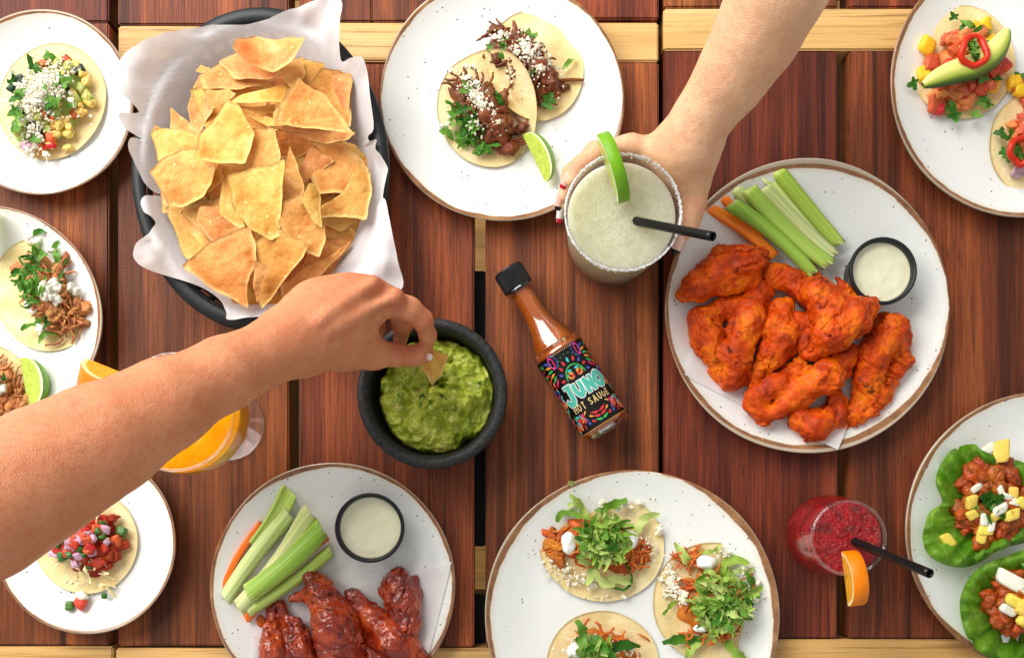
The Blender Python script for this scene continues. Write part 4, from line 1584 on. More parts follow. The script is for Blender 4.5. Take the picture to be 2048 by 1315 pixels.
# ---- B: pulled pork tacos
GB = 'pulled pork tacos'
t = Taco('taco', 100, 590, 'open taco of pulled pork with chopped white onion and a pile of cilantro strips', 'taco', GB, 22)
tortilla(t.e, 88, 588, 101, 116, R(-24), [(R(20), .030, .007)], 2)
t.mound(100, 590, .014, 42)
t.bed('pulled_pork', 100, 590, 46, 82, R(-22), .010, PORK, 3)
t.sc('pork_strand', 'strand', PORK, 80, 105, 588, 42, 80, R(-24), (.011, .021), .001, .25)
t.sc('pork_chunk', 'chunk', PORK, 26, 118, 600, 40, 80, R(-24), (.007, .014), .001)
t.sc('pork_strand', 'strand', PORK, 26, 140, 635, 22, 28, 0, (.012, .022), .004, .5)
t.sc('onion_dice', 'dice', ONION, 24, 112, 588, 18, 22, 0, (.004, .007), .006, .8)
for x, y in [(55, 470), (66, 478), (98, 495), (150, 582), (140, 575), (82, 668), (78, 655), (60, 612), (70, 620)]:
    t.one('onion_dice', 'dice', ONION, x, y, .007, .002, tilt=.6)
t.sc('cilantro_strip', 'shred', CIL, 34, 70, 560, 26, 52, R(-15), (.013, .024), .007, .5)
t.sc('cilantro_leaf', 'leaf', CIL, 14, 75, 580, 32, 60, R(-15), (.008, .013), .007, .5)
for x, y, a in [(108, 498, 1.2), (116, 516, 1.3), (124, 530, 1.2), (128, 562, 1.5), (42, 540, .4), (95, 640, 1.5), (88, 672, .3), (60, 650, .6), (35, 545, .3), (72, 462, 0)]:
    t.one('cilantro_strip', 'ribbon', CIL, x, y, .018, .004, a)
t = Taco('taco', 5, 795, 'pulled pork taco with onion beside the lime wedge, mostly under the forearm', 'taco', GB, 23)
tortilla(t.e, -25, 790, 95, 108, R(-30), [], 3)
t.mound(5, 790, .013, 40)
t.bed('pulled_pork', 5, 795, 44, 75, R(-20), .010, PORK, 5)
t.sc('pork_strand', 'strand', PORK, 80, 12, 785, 40, 70, R(-20), (.011, .021), .001, .25)
t.sc('pork_chunk', 'chunk', PORK, 20, 10, 790, 40, 60, R(-20), (.007, .014), .001)
t.sc('onion_dice', 'dice', ONION, 8, 5, 768, 16, 18, 0, (.006, .009), .005)
t.sc('cilantro_strip', 'ribbon', CIL, 5, 3, 770, 14, 14, 0, (.012, .02), .007)
p = at(62, 765, .02)
citrus_wedge('lime_wedge', 'bright green lime wedge standing on the pulled pork plate', 'lime wedge', (p[0] - .006, p[1], .019), (R(-28), R(0), R(-80)), ln(50, .02), .019, R(95), LIME)
p = at(-12, 468, .02)
citrus_wedge('lime_wedge', 'lime wedge on the rim side of the pulled pork plate beside the onion bits', 'lime wedge', (p[0], p[1], .018), (R(60), 0, R(75)), ln(42, .02), .017, R(90), LIME)

# ---- C: taco with pico de gallo
t = Taco('taco', 178, 1090, 'open taco of red chorizo topped with diced tomato, red onion and shredded cheese', 'taco', None, 24)
tortilla(t.e, 172, 1082, 104, 104, 0, [], 4)
t.mound(178, 1080, .013, 42)
t.bed('chorizo', 182, 1085, 58, 62, 0, .010, CHOR, 6)
t.sc('chorizo_crumb', 'chunk', CHOR, 30, 195, 1090, 46, 50, 0, (.006, .012), .001)
t.sc('cheese_shred', 'shred', JACK, 34, 165, 1105, 46, 52, 0, (.012, .02), .0025, .5)
t.sc('tomato_dice', 'dice', TOM, 26, 180, 1070, 46, 42, R(-30), (.006, .009), .005, .5)
t.sc('red_onion_dice', 'dice', REDON, 18, 170, 1075, 46, 42, R(-30), (.0045, .0075), .006, .5)
t.sc('chile_dice', 'dice', JAL, 12, 170, 1080, 50, 46, R(-30), (.004, .006), .006, .5)
for x, y, k_, m_, sz in [(155, 1205, 'dice', TOM, .010), (133, 1212, 'dice', JAL, .007), (212, 1180, 'shred', JACK, .02), (203, 1192, 'dice', JAL, .005), (158, 1192, 'dice', ONION, .008), (205, 1172, 'shred', JACK, .018), (198, 1122, 'dice', TOM, .012), (108, 1104, 'dice', REDON, .009), (126, 1110, 'dice', JAL, .010), (122, 1095, 'dice', TOM, .011), (150, 1090, 'dice', REDON, .010), (240, 1062, 'dice', JAL, .008), (230, 1082, 'dice', TOM, .011)]:
    t.one('topping_dice' if k_ == 'dice' else 'cheese_shred', k_, m_, x, y, sz, .002)

# ---- D: folded shredded beef tacos
GD = 'folded shredded beef tacos'
for (px, py, rx, ry, rot, lifts, sd, lab) in [
    (1070, 132, 96, 112, R(-10), [(R(222), .018, .012)], 31, 'shredded beef taco under white cheese crumbles with a loose beef strand trailing to the plate'),
    (974, 222, 98, 114, R(-18), [(R(40), .014, .026)], 32, 'shredded beef taco with a thick patch of cilantro, its raised fold beside the other taco')]:
    t = Taco('taco', px, py, lab, 'taco', GD, sd)
    tortilla(t.e, px, py, rx, ry, rot, lifts, sd)
    x0, y0 = (1046, 124) if sd == 31 else (968, 220)
    t.mound(x0, y0, .015, 36)
    t.mound(x0 + 26, y0 + 34, .012, 24)
    t.mound(x0 - 30, y0 - 34, .012, 24)
    t.bed('beef', x0 - 4, y0 + 4, 37, 84, R(-42), .012, BEEF, sd)
    t.sc('beef_chunk', 'chunk', BEEF, 22, x0, y0, 32, 78, R(-42), (.009, .017), .001)
    t.sc('beef_strand', 'strand', BEEF, 110, x0, y0, 36, 82, R(-42), (.012, .024), .002, .22)
    if sd == 31:
        t.crumbs(280, x0 + 20, y0 + 2, 28, 52, R(-42), (.0009, .0018), .006, extra=[(30, 1000, 85, 20, 14, 0), (20, 1100, 140, 34, 26, 0), (25, 1030, 165, 50, 20, R(42))])
        for x, y in [(1008, 92), (1014, 100), (1045, 78), (1055, 82), (1060, 88), (1012, 112), (1100, 200), (1092, 205), (1060, 150), (985, 95)]:
            t.one('cilantro_leaf', 'leaf', CIL, x, y, t.r.uniform(.009, .014), .006)
        for x, y, a in [(1138, 122, .6), (1096, 196, 1.0), (1052, 76, .1)]:
            t.one('cilantro_strip', 'ribbon', CIL, x, y, .016, .003, a)
        P = [at(x, y, z) for x, y, z in [(1095, 165, .016), (1115, 162, .014), (1140, 160, .013), (1168, 160, .0125)]]
        link('beef_strand', mesh('strand', *tube(spline(P, 4), [.0016] * 10 + [.0013] * 2 + [.0008], 7)), BEEF, t.e)
        P = [at(x, y, z) for x, y, z in [(1028, 78, .02), (1030, 60, .022), (1027, 42, .021)]]
        link('beef_strand', mesh('strand', *tube(spline(P, 4), [.0042 - .0004 * k for k in range(9)], 7)), BEEF, t.e)
    else:
        t.crumbs(300, x0 - 5, y0 - 5, 20, 60, R(-36), (.0009, .0018), .006, extra=[(40, 960, 258, 34, 20, 0), (20, 925, 140, 24, 10, 0), (14, 900, 245, 20, 30, 0)])
        t.sc('cilantro_leaf', 'leaf', CIL, 40, 935, 258, 26, 46, R(-28), (.009, .015), .004, .6)
        for x, y in [(992, 200), (990, 218), (1000, 212), (938, 186), (965, 290), (982, 285), (955, 298), (890, 258), (992, 222), (930, 225)]:
            t.one('cilantro_leaf', 'leaf', CIL, x, y, t.r.uniform(.010, .016), .005)
p = at(1078, 318, .018)
citrus_wedge('lime_wedge', 'juicy lime wedge lying beside the folded beef taco', 'lime wedge', (p[0] - .004, p[1], .0185), (R(12), R(0), R(-64)), ln(52, .018), ln(40, .018), R(70), LIME)

# ---- E: shrimp tacos with avocado
GE = 'shrimp tacos with mango'
avm = M('avocado_slice', .35)
r_ = avm.attr('rad', 'Fac')
avm.base(avm.ramp(r_, [(0.0, srgb(238, 228, 146)), (.45, srgb(226, 222, 124)), (.72, srgb(176, 196, 72)), (.84, srgb(104, 136, 44)), (1.0, srgb(40, 60, 26))]))
avm.bump(avm.noise(300, 2, .5), .0004, .5)
avm.sss(.15, (1, 1, .3), .003)
JRED = food('red_chile_ring', srgb(214, 50, 22), .2, (6, .2), None, .1, .01, .1)
t = Taco('taco', 1925, 125, 'open shrimp taco with a long avocado slice and red chile ring', 'taco', GE, 41)
tortilla(t.e, 1922, 124, 107, 113, 0, [], 6)
t.mound(1940, 130, .012, 45)
t.bed('shrimp', 1935, 135, 70, 60, R(-35), .009, SHRIMP, 9, .5)
t.sc('shrimp_piece', 'chunk', SHRIMP, 26, 1925, 135, 60, 75, 0, (.008, .015), .001, uni=True)
t.sc('tomato_dice', 'dice', TOM, 9, 1935, 140, 60, 60, 0, (.007, .012), .002, uni=True)
for x, y, m_, sz in [(1860, 86, MANGO, .013), (1853, 142, MANGO, .011), (1952, 58, MANGO, .013), (1972, 52, MANGO, .014), (1978, 38, MANGO, .008), (1960, 62, MANGO, .011), (1992, 170, MANGO, .009), (1978, 85, MANGO, .011), (1868, 122, TOM, .012), (2005, 130, TOM, .013), (1880, 200, TOM, .013), (1885, 212, TOM, .010), (1912, 100, TOM, .012), (1995, 140, TOM, .010)]:
    t.one('mango_dice' if m_ is MANGO else 'tomato_dice', 'dice', m_, x, y, sz, .001)
for x, y in [(1912, 32), (1930, 50), (1940, 62), (1962, 68), (1972, 200), (1965, 195), (1980, 205), (1905, 218), (1915, 228), (1951, 225), (1945, 95), (1955, 104), (1938, 110), (1950, 112), (1990, 155), (1830, 162), (1968, 160)]:
    t.one('cilantro_leaf', 'leaf', CIL, x, y, t.r.uniform(.009, .014), .005)
for x, y, a in [(1934, 58, -1.2), (1955, 68, 0), (1908, 222, -1.1), (1950, 92, .2)]:
    t.one('cilantro_strip', 'ribbon', CIL, x, y, .02, .006, a)


def avocado(parent, path, wid, z):
    P = spline([np.array([x, y, w]) for (x, y), w in zip(path, wid)], 6)
    V, E = [], []
    K = 13
    for i, p in enumerate(P):
        d = P[min(i + 1, len(P) - 1)][:2] - P[max(i - 1, 0)][:2]
        d /= np.linalg.norm(d)
        nn = np.array([-d[1], d[0]])
        for k in range(K):
            t_ = math.pi * 2 * k / (K - 1)
            s_ = math.cos(t_)
            w = at(p[0] + nn[0] * p[2] * s_, p[1] + nn[1] * p[2] * s_, z)
            w[2] = z + ln(p[2]) * .75 * math.sin(t_)
            V.append(w)
            E.append((s_ + 1) / 2)
    me = mesh('avocado', V, grid_faces(len(P), K))
    me.attributes.new('rad', 'FLOAT', 'POINT').data.foreach_set('value', E)
    return link('avocado_slice', me, avm.m, parent)


avocado(t.e, [(1846, 171), (1868, 160), (1905, 146), (1950, 132), (1985, 108), (2004, 82), (2014, 60)], [7, 17, 24, 26, 24, 18, 8], .031)


def chile_ring(parent, px, py, rx, ry, z, tubr):
    wb = lambda a: 1 + .07 * math.sin(3 * a + px) + .05 * math.sin(5 * a)
    P = [at(px + rx * wb(a) * math.cos(a), py + ry * wb(a) * math.sin(a), z + .0015 * math.sin(a * 2 + 1)) for a in [2 * math.pi * k / 28 for k in range(29)]]
    return link('chile_ring', mesh('ring', *tube(P, tubr, 9, False)), JRED, parent)


chile_ring(t.e, 1948, 103, 25, 29, .0405, .0027)
for k in range(9):
    a, q = t.r.uniform(0, 6.28), t.r.uniform(2, 14)
    p = at(1948 + q * math.cos(a), 103 + q * math.sin(a), .041)
    place('cilantro_leaf', t.r.choice(shp('leaf', CIL)), p, (t.r.uniform(-.5, .5), t.r.uniform(-.5, .5), a), t.r.uniform(.006, .010), t.e)
t = Taco('taco', 2060, 290, 'shrimp taco with a red chile ring on its filling and no avocado slice', 'taco', GE, 42)
tortilla(t.e, 2086, 290, 108, 112, 0, [], 7)
t.mound(2075, 270, .013, 40)
t.bed('shrimp', 2080, 275, 50, 80, 0, .009, SHRIMP, 10, .5)
t.sc('shrimp_piece', 'chunk', SHRIMP, 26, 2062, 260, 34, 70, 0, (.008, .015), .001, uni=True)
for x, y, m_, sz in [(2036, 160, MANGO, .012), (2046, 175, MANGO, .012), (2042, 170, TOM, .010), (2055, 160, TOM, .012), (2042, 340, REDON, .010), (2035, 152, MANGO, .009)]:
    t.one('mango_dice' if m_ is MANGO else 'tomato_dice', 'dice', m_, x, y, sz, .002)
chile_ring(t.e, 2040, 302, 19, 26, .028, .0027)
for x, y in [(2008, 300), (2018, 312), (2028, 316), (2020, 275), (2030, 290), (2040, 300), (2037, 310), (2045, 150), (2002, 262)]:
    t.one('cilantro_leaf', 'leaf', CIL, x, y, t.r.uniform(.010, .015), .006)

# ---- H: chicken tacos with lettuce
GH = 'chicken tacos with shredded lettuce'
for (px, py, rx, ry, rot, sd, lab, lx, ly, lsx, lsy, creams) in [
    (1203, 1089, 126, 112, R(12), 51, 'chicken taco whose long dark green strip curls out below the shredded lettuce', 1205, 1078, 46, 42, [(1138, 1085, 15, 22), (1262, 1078, 14, 18)]),
    (1425, 1203, 120, 120, 0, 52, 'chicken taco with the tallest lettuce heap and a white crema dollop beside it', 1440, 1205, 52, 54, [(1413, 1124, 20, 14), (1400, 1255, 14, 8), (1445, 1255, 12, 8)]),
    (1205, 1325, 112, 104, 0, 53, 'chicken taco with wide green strips and little lettuce, beside the paler plate edge', 1180, 1305, 40, 34, [(1150, 1300, 16, 16)])]:
    t = Taco('taco', px, py, lab, 'taco', GH, sd)
    tortilla(t.e, px, py, rx, ry, rot, [(R(100), .034, .005)], sd)
    t.mound(lx, ly, .014, 48)
    t.bed('chicken', px, py + 2, 96 if sd == 51 else 70, 48 if sd == 51 else 66, R(14) if sd == 51 else R(60), .009, TINGA, sd, .4)
    t.sc('chicken_strand', 'strand', TINGA, 55, px, py + 4, 92 if sd == 51 else 62, 42 if sd == 51 else 72, R(14) if sd == 51 else R(20), (.011, .022), .001, .25)
    if sd == 51:
        t.sc('chicken_strand', 'strand', TINGA, 34, 1275, 1112, 24, 22, 0, (.010, .02), .003, .3)
        t.sc('chicken_strand', 'strand', TINGA, 26, 1112, 1095, 14, 36, R(-15), (.010, .018), .001, .25)
        t.sc('chicken_chunk', 'chunk', TINGA, 8, 1112, 1090, 12, 36, R(-15), (.007, .013), .001)
        t.crumbs(60, 1120, 1140, 40, 26, R(30), (.001, .002), .001, extra=[(45, 1240, 1008, 50, 12, 0), (14, 1320, 1058, 9, 9, 0), (22, 1170, 1160, 26, 16, 0), (18, 1300, 1090, 18, 20, 0), (10, 1205, 1195, 60, 10, 0)])
    elif sd == 52:
        t.sc('chicken_strand', 'strand', TINGA, 34, 1380, 1118, 24, 18, 0, (.010, .02), .002, .3)
        t.sc('chicken_strand', 'strand', TINGA, 30, 1425, 1268, 44, 11, 0, (.010, .02), .002, .3)
        t.crumbs(110, 1345, 1170, 18, 34, R(-25), (.0012, .0024), .002, extra=[(20, 1445, 1108, 20, 8, 0), (16, 1490, 1140, 10, 10, 0), (10, 1520, 1170, 20, 40, 0)])
    else:
        t.crumbs(90, 1180, 1285, 46, 18, 0, (.001, .002), .003, extra=[(30, 1250, 1300, 30, 20, 0)])
    for k, (cx, cy, ca, cb) in enumerate(creams):
        p = at(cx, cy, .02)
        blob(t.e, 'crema', cx, cy, t.z(p[0], p[1]) + .003, ca, cb, .006, 0, CREMA, k + sd)
    nl = 90 if sd != 53 else 26
    t.sc('lettuce_shred', 'shred', LET, nl, lx, ly, lsx, lsy, 0, (.013, .026), .006, .7, .004, uni=True)
    t.sc('lettuce_ribbon', 'ribbon', LET, nl // 3, lx, ly, lsx * 1.1, lsy * 1.1, 0, (.012, .024), .007, .7, .004, uni=True)
    t.sc('cilantro_leaf', 'leaf', CIL, nl // 10, lx + 4, ly, lsx, lsy * .8, 0, (.010, .018), .009, .5, .003, uni=True)
    if sd == 51:
        for x, y, a, sz in [(1148, 985, -1.3, .030), (1160, 1012, -.8, .028), (1290, 1045, .5, .032), (1200, 1152, -.7, .032), (1175, 1140, -1.0, .03), (1135, 1030, .4, .028), (1222, 1010, .2, .03), (1240, 1160, -.3, .028)]:
            t.one('lettuce_ribbon', 'ribbon', LET, x, y, sz, .003, a)
        P = [at(x, y, .016) for x, y in [(1252, 1125), (1262, 1145), (1262, 1165), (1250, 1178), (1235, 1176), (1224, 1172)]]
        link('green_strip', mesh('strip', *tube(spline(P, 4), .0011, 6)), CIL, t.e)
    if sd == 52:
        for x, y, a, sz in [(1365, 1280, .2, .034), (1400, 1290, .3, .034), (1340, 1215, .5, .018), (1368, 1112, -1.2, .028), (1425, 1100, .4, .02), (1465, 1130, .8, .034), (1500, 1200, .8, .034), (1470, 1300, -.9, .034), (1490, 1140, 0, .02), (1505, 1168, -1, .026)]:
            t.one('lettuce_ribbon', 'ribbon', LET if x != 1365 else CIL, x, y, sz, .003, a)
    if sd == 53:
        for x, y, a in [(1165, 1268, -1.1), (1185, 1280, -.6), (1200, 1300, -.7), (1240, 1290, .2), (1170, 1290, -1.2)]:
            t.one('green_strip', 'ribbon', CIL, x, y, .034, .008, a)

# ---- I: lettuce wraps
lw = M('butter_lettuce_leaf', .4)
v = lw.map((1, 1, 1), rand=2.0)
c = lw.ramp(lw.noise(26, 4, .6, v), [(.28, srgb(70, 128, 20)), (.5, srgb(106, 160, 36)), (.72, srgb(150, 190, 66))])
c = lw.mix(lw.ramp(lw.attr('edge', 'Fac'), [(.0, .5), (.55, 0.0)]), c, srgb(206, 222, 140))
c = lw.mix(lw.ramp(lw.voro(46, v, 'DISTANCE_TO_EDGE'), [(.0, .25), (.07, 0.0)]), c, srgb(186, 212, 110))
lw.base(c)
lw.bump(lw.math('ADD', lw.math('MULTIPLY', lw.ramp(lw.voro(46, v, 'DISTANCE_TO_EDGE'), [(0, 0.0), (.25, 1.0)]), .4), lw.noise(60, 3, .5, v)), .0022, .6)
tr = lw.nt.nodes.new('ShaderNodeBsdfTranslucent')
lw.nt.links.new(c, tr.inputs[0])
mx = lw.nt.nodes.new('ShaderNodeMixShader')
mx.inputs[0].default_value = .42
lw.nt.links.new(lw.b.outputs[0], mx.inputs[1])
lw.nt.links.new(tr.outputs[0], mx.inputs[2])
lw.nt.links.new(mx.outputs[0], lw.nt.nodes['Material Output'].inputs[0])


def lettuce(parent, outl, cx, cy, seed, hgt=.022):
    O = np.array(spline([np.array(p, float) for p in outl], 6, True))
    n, K = len(O), 26
    f = np.linspace(.01, 1, K)
    Q = np.array([cx, cy]) + (O[:, None, :] - np.array([cx, cy])) * f[None, :, None]
    th_ = np.arctan2(O[:, 1] - cy, O[:, 0] - cx)[:, None]
    fq = f[None]
    Pn = np.concatenate([Q / S, np.full(Q.shape[:2] + (1,), seed * .1)], -1)
    rim_ = np.stack([np.cos(th_) * 2.1 + fq * .3, np.sin(th_) * 2.1 + fq * .2, th_ * 0 + fq * .4 + seed], -1)
    fold = 1 - np.abs(fbm(rim_ * 1.4, 2)) * 3.2
    ruff = np.sin(th_ * 23 + 5 * pn(rim_ * 1.1)) * .5 + np.sin(th_ * 11 + seed)
    z = PLZ + .002 + hgt * np.clip((fq - .40) / .50, 0, 1) ** 1.4 * (.75 + .5 * pn(rim_ * .9))
    z = z - .008 * np.clip((fq - .84) / .16, 0, 1) ** 1.6 + .011 * fold * fq ** 2 + .0010 * ruff * fq ** 7 + .0060 * fbm(Pn * 60, 3) * fq
    z = np.maximum(z, PLZ + .0012 + .004 * np.clip((fq - .6) / .4, 0, 1))
    V, E = [], []
    for i in range(n):
        for k in range(K):
            V.append(at(Q[i, k, 0], Q[i, k, 1], z[i, k]))
            E.append(f[k])
    me = mesh('leaf', V, grid_faces(n, K, True, flip=True))
    me.attributes.new('edge', 'FLOAT', 'POINT').data.foreach_set('value', E)
    return link('lettuce_leaf', me, lw.m, parent)


GI = 'lettuce wraps with seared pork'
t = Taco('lettuce_wrap', 1960, 1015, 'butter lettuce cup of seared orange pork with pineapple and cilantro, nearest the plate of shrimp tacos', 'lettuce wrap', GI, 61)
t.e['label'] = 'butter lettuce cup of seared orange pork with cilantro leaves among the pineapple cubes'
lettuce(t.e, [(1850, 1048), (1845, 1078), (1858, 1110), (1890, 1128), (1925, 1134), (1960, 1124), (1990, 1104), (2020, 1092), (2060, 1075), (2080, 1000), (2055, 930), (2005, 915), (1965, 900), (1950, 888), (1925, 890), (1900, 902), (1880, 930), (1871, 965), (1884, 1003), (1860, 1022)], 1975, 1015, 1.3)
t.mound(1985, 1010, .013, 50)
t.mound(1985, 955, .013, 36)
t.bed('pork', 1988, 1012, 66, 80, 0, .012, PAST, 12, .4)
t.sc('pork_piece', 'chunk', PAST, 60, 1985, 1010, 66, 84, 0, (.009, .017), .003, .5, uni=True)
t.sc('pork_piece', 'chunk', PAST, 18, 1980, 950, 40, 24, 0, (.011, .018), .004, .5, uni=True)
t.sc('cilantro_leaf', 'leaf', CIL, 18, 1978, 1005, 34, 40, 0, (.011, .018), .008, .5)
for x, y, m_, sz in [(1935, 1003, PINE, .013), (1936, 1028, PINE, .011), (1893, 1080, PINE, .013), (1956, 1072, PINE, .012), (1962, 1058, PINE, .013), (2008, 1028, PINE, .012), (2012, 985, PINE, .011), (2030, 1005, PINE, .012), (1978, 1030, PINE, .010), (1990, 903, PINE, .017), (1968, 898, ONION, .015), (1984, 1018, ONION, .014), (1958, 1038, ONION, .012), (1972, 1050, ONION, .012), (1988, 982, ONION, .011), (1998, 992, ONION, .010), (2015, 1003, ONION, .011), (1945, 975, ONION, .010)]:
    t.one('pineapple_cube' if m_ is PINE else 'onion_dice', 'dice', m_, x, y, (sz * .95, sz * .75, sz * .6) if m_ is PINE else (sz * .9, sz * .55, sz * .45), .010 if y > 910 else .014)
t = Taco('lettuce_wrap', 2030, 1230, 'butter lettuce cup of seared orange pork with a big white onion strip and pineapple spears', 'lettuce wrap', GI, 62)
lettuce(t.e, [(1920, 1222), (1924, 1182), (1945, 1146), (1975, 1126), (2010, 1113), (2060, 1100), (2100, 1150), (2110, 1250), (2090, 1335), (2030, 1332), (1962, 1305), (1934, 1272)], 2030, 1215, 2.1)
t.mound(2030, 1210, .014, 50)
t.bed('pork', 2030, 1205, 66, 62, 0, .012, PAST, 13, .4)
t.sc('pork_piece', 'chunk', PAST, 56, 2025, 1200, 66, 58, R(-20), (.009, .018), .003, .5, uni=True)
for x, y, m_, sz in [(2012, 1160, ONION, .021), (2002, 1216, ONION, .014), (2016, 1200, PINE, .016), (2030, 1215, PINE, .018), (2042, 1205, PINE, .016), (2036, 1240, PINE, .017), (2050, 1225, PINE, .014)]:
    t.one('pineapple_cube' if m_ is PINE else 'onion_strip', 'dice', m_, x, y, (sz, sz * .6, sz * .6), .011, rz=-.5)
t.sc('cilantro_leaf', 'leaf', CIL, 8, 2050, 1140, 14, 40, 0, (.011, .018), .010, .5)

# chopped bits on the guacamole
for k in range(30):
    a, r = rnd.uniform(0, 6.28), rnd.uniform(.05, .93) * ln(112, .04)
    x, y = GC[0] + r * math.cos(a), GC[1] + r * math.sin(a)
    z = gv[int(np.linalg.norm(gv[:, :2] - np.array([x - GC[0], y - GC[1]]), axis=1).argmin()), 2]
    leafy = k % 2
    o = place('herb_fleck' if leafy else 'onion_bit', rnd.choice(shp('leaf', CIL) if leafy else shp('dice', ZUC)), (x, y, z), (rnd.uniform(-.5, .5), rnd.uniform(-.5, .5), a), rnd.uniform(.004, .007) if leafy else rnd.uniform(.0025, .0045))
    o.parent = gu
    o.matrix_parent_inverse = Matrix.Translation(-gu.location)

# ================================================================== chicken wings, sticks and dip cups
def wing_mat(name, c1, c2, c3, cd_, rough, coat):
    m = M(name, rough, Coat_Weight=coat, Coat_Roughness=.12, Specular_IOR_Level=.22)
    v = m.map((1, 1, 1), rand=2.0)
    c = m.ramp(m.noise(48, 4, .6, v), [(.28, c1), (.48, c2), (.72, c3)])
    c = m.mix(m.ramp(m.noise(110, 4, .65, v), [(.54, 0.0), (.68, .8)]), c, c1)
    c = m.mix(m.ramp(m.noise(75, 5, .7, m.map((1, 1, 1.3), rand=5.0)), [(.60, 0.0), (.70, .9)]), c, cd_)
    c = m.mix(m.ramp(m.voro(300, v), [(.04, .8), (.08, 0.0)]), c, cd_)
    m.base(c)
    h = m.math('ADD', m.noise(170, 5, .65, v), m.math('MULTIPLY', m.noise(620, 3, .6, v), .35))
    m.bump(h, .0028, .7)
    m.sss(.03, (1, .35, .1), .002)
    return m.m


BUFF = wing_mat('orange_hot_wing_skin', srgb(146, 38, 0), srgb(212, 74, 0), srgb(250, 132, 10), srgb(66, 20, 3), .42, .05)
GLAZ = wing_mat('dark_glazed_wing_skin', srgb(84, 14, 2), srgb(150, 38, 2), srgb(214, 86, 8), srgb(34, 9, 4), .2, .95)


def wing(label, group, pieces, mat, seed, z0, flat=.8):
    """pieces: chains of (x, y, r) pixels, optional 4th value lifts it (mm)"""
    prims = []
    gw = 1.13 if mat is BUFF else 1.10
    pieces = [[(p[0], p[1], p[2] * gw) + tuple(p[3:]) for p in ch] for ch in pieces]
    for ch in pieces:
        if len(ch) == 1:
            ch = ch + [(ch[0][0] + .5, ch[0][1] + .5) + tuple(ch[0][2:])]
        for p, q in zip(ch[:-1], ch[1:]):
            za = z0 + ln(p[2]) * flat + (p[3] / 1000 if len(p) > 3 else 0)
            zb = z0 + ln(q[2]) * flat + (q[3] / 1000 if len(q) > 3 else 0)
            prims.append((at(p[0], p[1], za), at(q[0], q[1], zb), ln(p[2], za), ln(q[2], zb)))

    def nz(P):
        mk = np.clip(.45 + 1.8 * fbm(P * 38 + seed * 2.1, 2), .12, 1)
        d0 = np.array([math.cos(seed * 1.3), math.sin(seed * 1.3), 0])
        Pl = P - .72 * (P @ d0)[:, None] * d0
        rdg = np.abs(fbm(Pl * 105 + seed * 3.1, 2))
        crv = mk * .0034 * np.clip(1 - rdg * 7, 0, 1)
        return crv + .0030 * fbm(P * 75 + seed * 5.3, 3) + mk * (.0030 * (np.abs(fbm(P * 120 + seed, 2)) - .25) + .0014 * fbm(P * 300 + seed, 2))
    me, V = sdf_mesh('wing', prims, .00105, .0045, nz, pad=.0075)
    c = V.mean(0)
    me.vertices.foreach_set('co', (V - np.array([c[0], c[1], V[:, 2].min()])).astype(np.float32).ravel())
    me.materials.append(mat)
    me.update()
    o = place('chicken_wing', me, (c[0], c[1], V[:, 2].min()))
    return tag(o, label, 'chicken wing', group)


ZP = PLZ + .0012
GF, GG = 'orange hot wings', 'dark glazed wings'
wing('orange wing flat at the bottom of the pile tip with a knobbly round end, beside the paper corner', GF, [[(1600, 836, 25), (1628, 850, 28), (1662, 832, 22)], [(1668, 832, 20), (1672, 798, 18)], [(1672, 842, 14), (1698, 862, 7)], [(1620, 868, 14)]], BUFF, 1, ZP)['label'] = 'small knobbly orange wing piece at the pile end furthest from the celery'
wing('orange drumstick-shaped wing beside the dip cup with a crusty lump on top', GF, [[(1782, 664, 34), (1745, 712, 28, 4), (1735, 762, 27), (1738, 816, 19)], [(1795, 672, 24), (1800, 722, 19), (1765, 782, 19), (1745, 812, 16)], [(1708, 832, 17), (1722, 848, 9)], [(1708, 832, 17), (1720, 790, 16)], [(1742, 715, 26, 9)], [(1762, 640, 14), (1735, 660, 14)]], BUFF, 2, ZP)['label'] = 'double-lobed crusty orange wing at the pile side below the dip cup'
wing('', GF, [[(1537, 546, 19), (1578, 562, 20), (1618, 588, 28)], [(1540, 560, 15), (1560, 545, 15)]], BUFF, 3, ZP + .004)['label'] = 'thin orange wing end poking out beside the celery stick ends'
wing('', GF, [[(1404, 642, 27), (1412, 672, 28), (1432, 708, 24)], [(1517, 586, 24), (1495, 640, 32, 3), (1475, 705, 29, 3), (1463, 762, 20, 2)], [(1525, 596, 18), (1502, 582, 16)], [(1430, 740, 13), (1446, 764, 12)], [(1405, 642, 22), (1460, 610, 22)], [(1490, 762, 10)]], BUFF, 4, ZP + .002)['label'] = 'long orange wing flat with two side-by-side bones, beside the white plate rim and paper corner'
wing('', GF, [[(1364, 592, 13), (1392, 574, 26), (1440, 548, 31), (1485, 528, 31), (1512, 520, 22)], [(1366, 580, 8), (1400, 538, 9), (1442, 502, 11)], [(1442, 502, 11), (1470, 505, 14)], [(1520, 508, 16)], [(1440, 565, 24), (1500, 560, 20)]], BUFF, 5, ZP + .010)['label'] = 'oval orange wing flat lying against the carrot sticks'
wing('', GF, [[(1562, 622, 26), (1560, 665, 34), (1545, 705, 27), (1520, 740, 15)], [(1506, 742, 12), (1504, 766, 10)], [(1575, 690, 22)]], BUFF, 6, ZP + .006)['label'] = 'plump bright orange drumette in the middle of the wing pile'
wing('', GF, [[(1692, 712, 20), (1655, 748, 30), (1600, 786, 25), (1552, 822, 15)], [(1505, 812, 17), (1528, 832, 14), (1560, 820, 14)], [(1510, 795, 20), (1560, 765, 20), (1600, 735, 16)], [(1572, 748, 7, 6), (1600, 718, 10, 6)], [(1695, 700, 16), (1690, 745, 14)]], BUFF, 7, ZP + .008)['label'] = 'broad orange wing flat with a pointed flap of skin, lying over the small end piece'
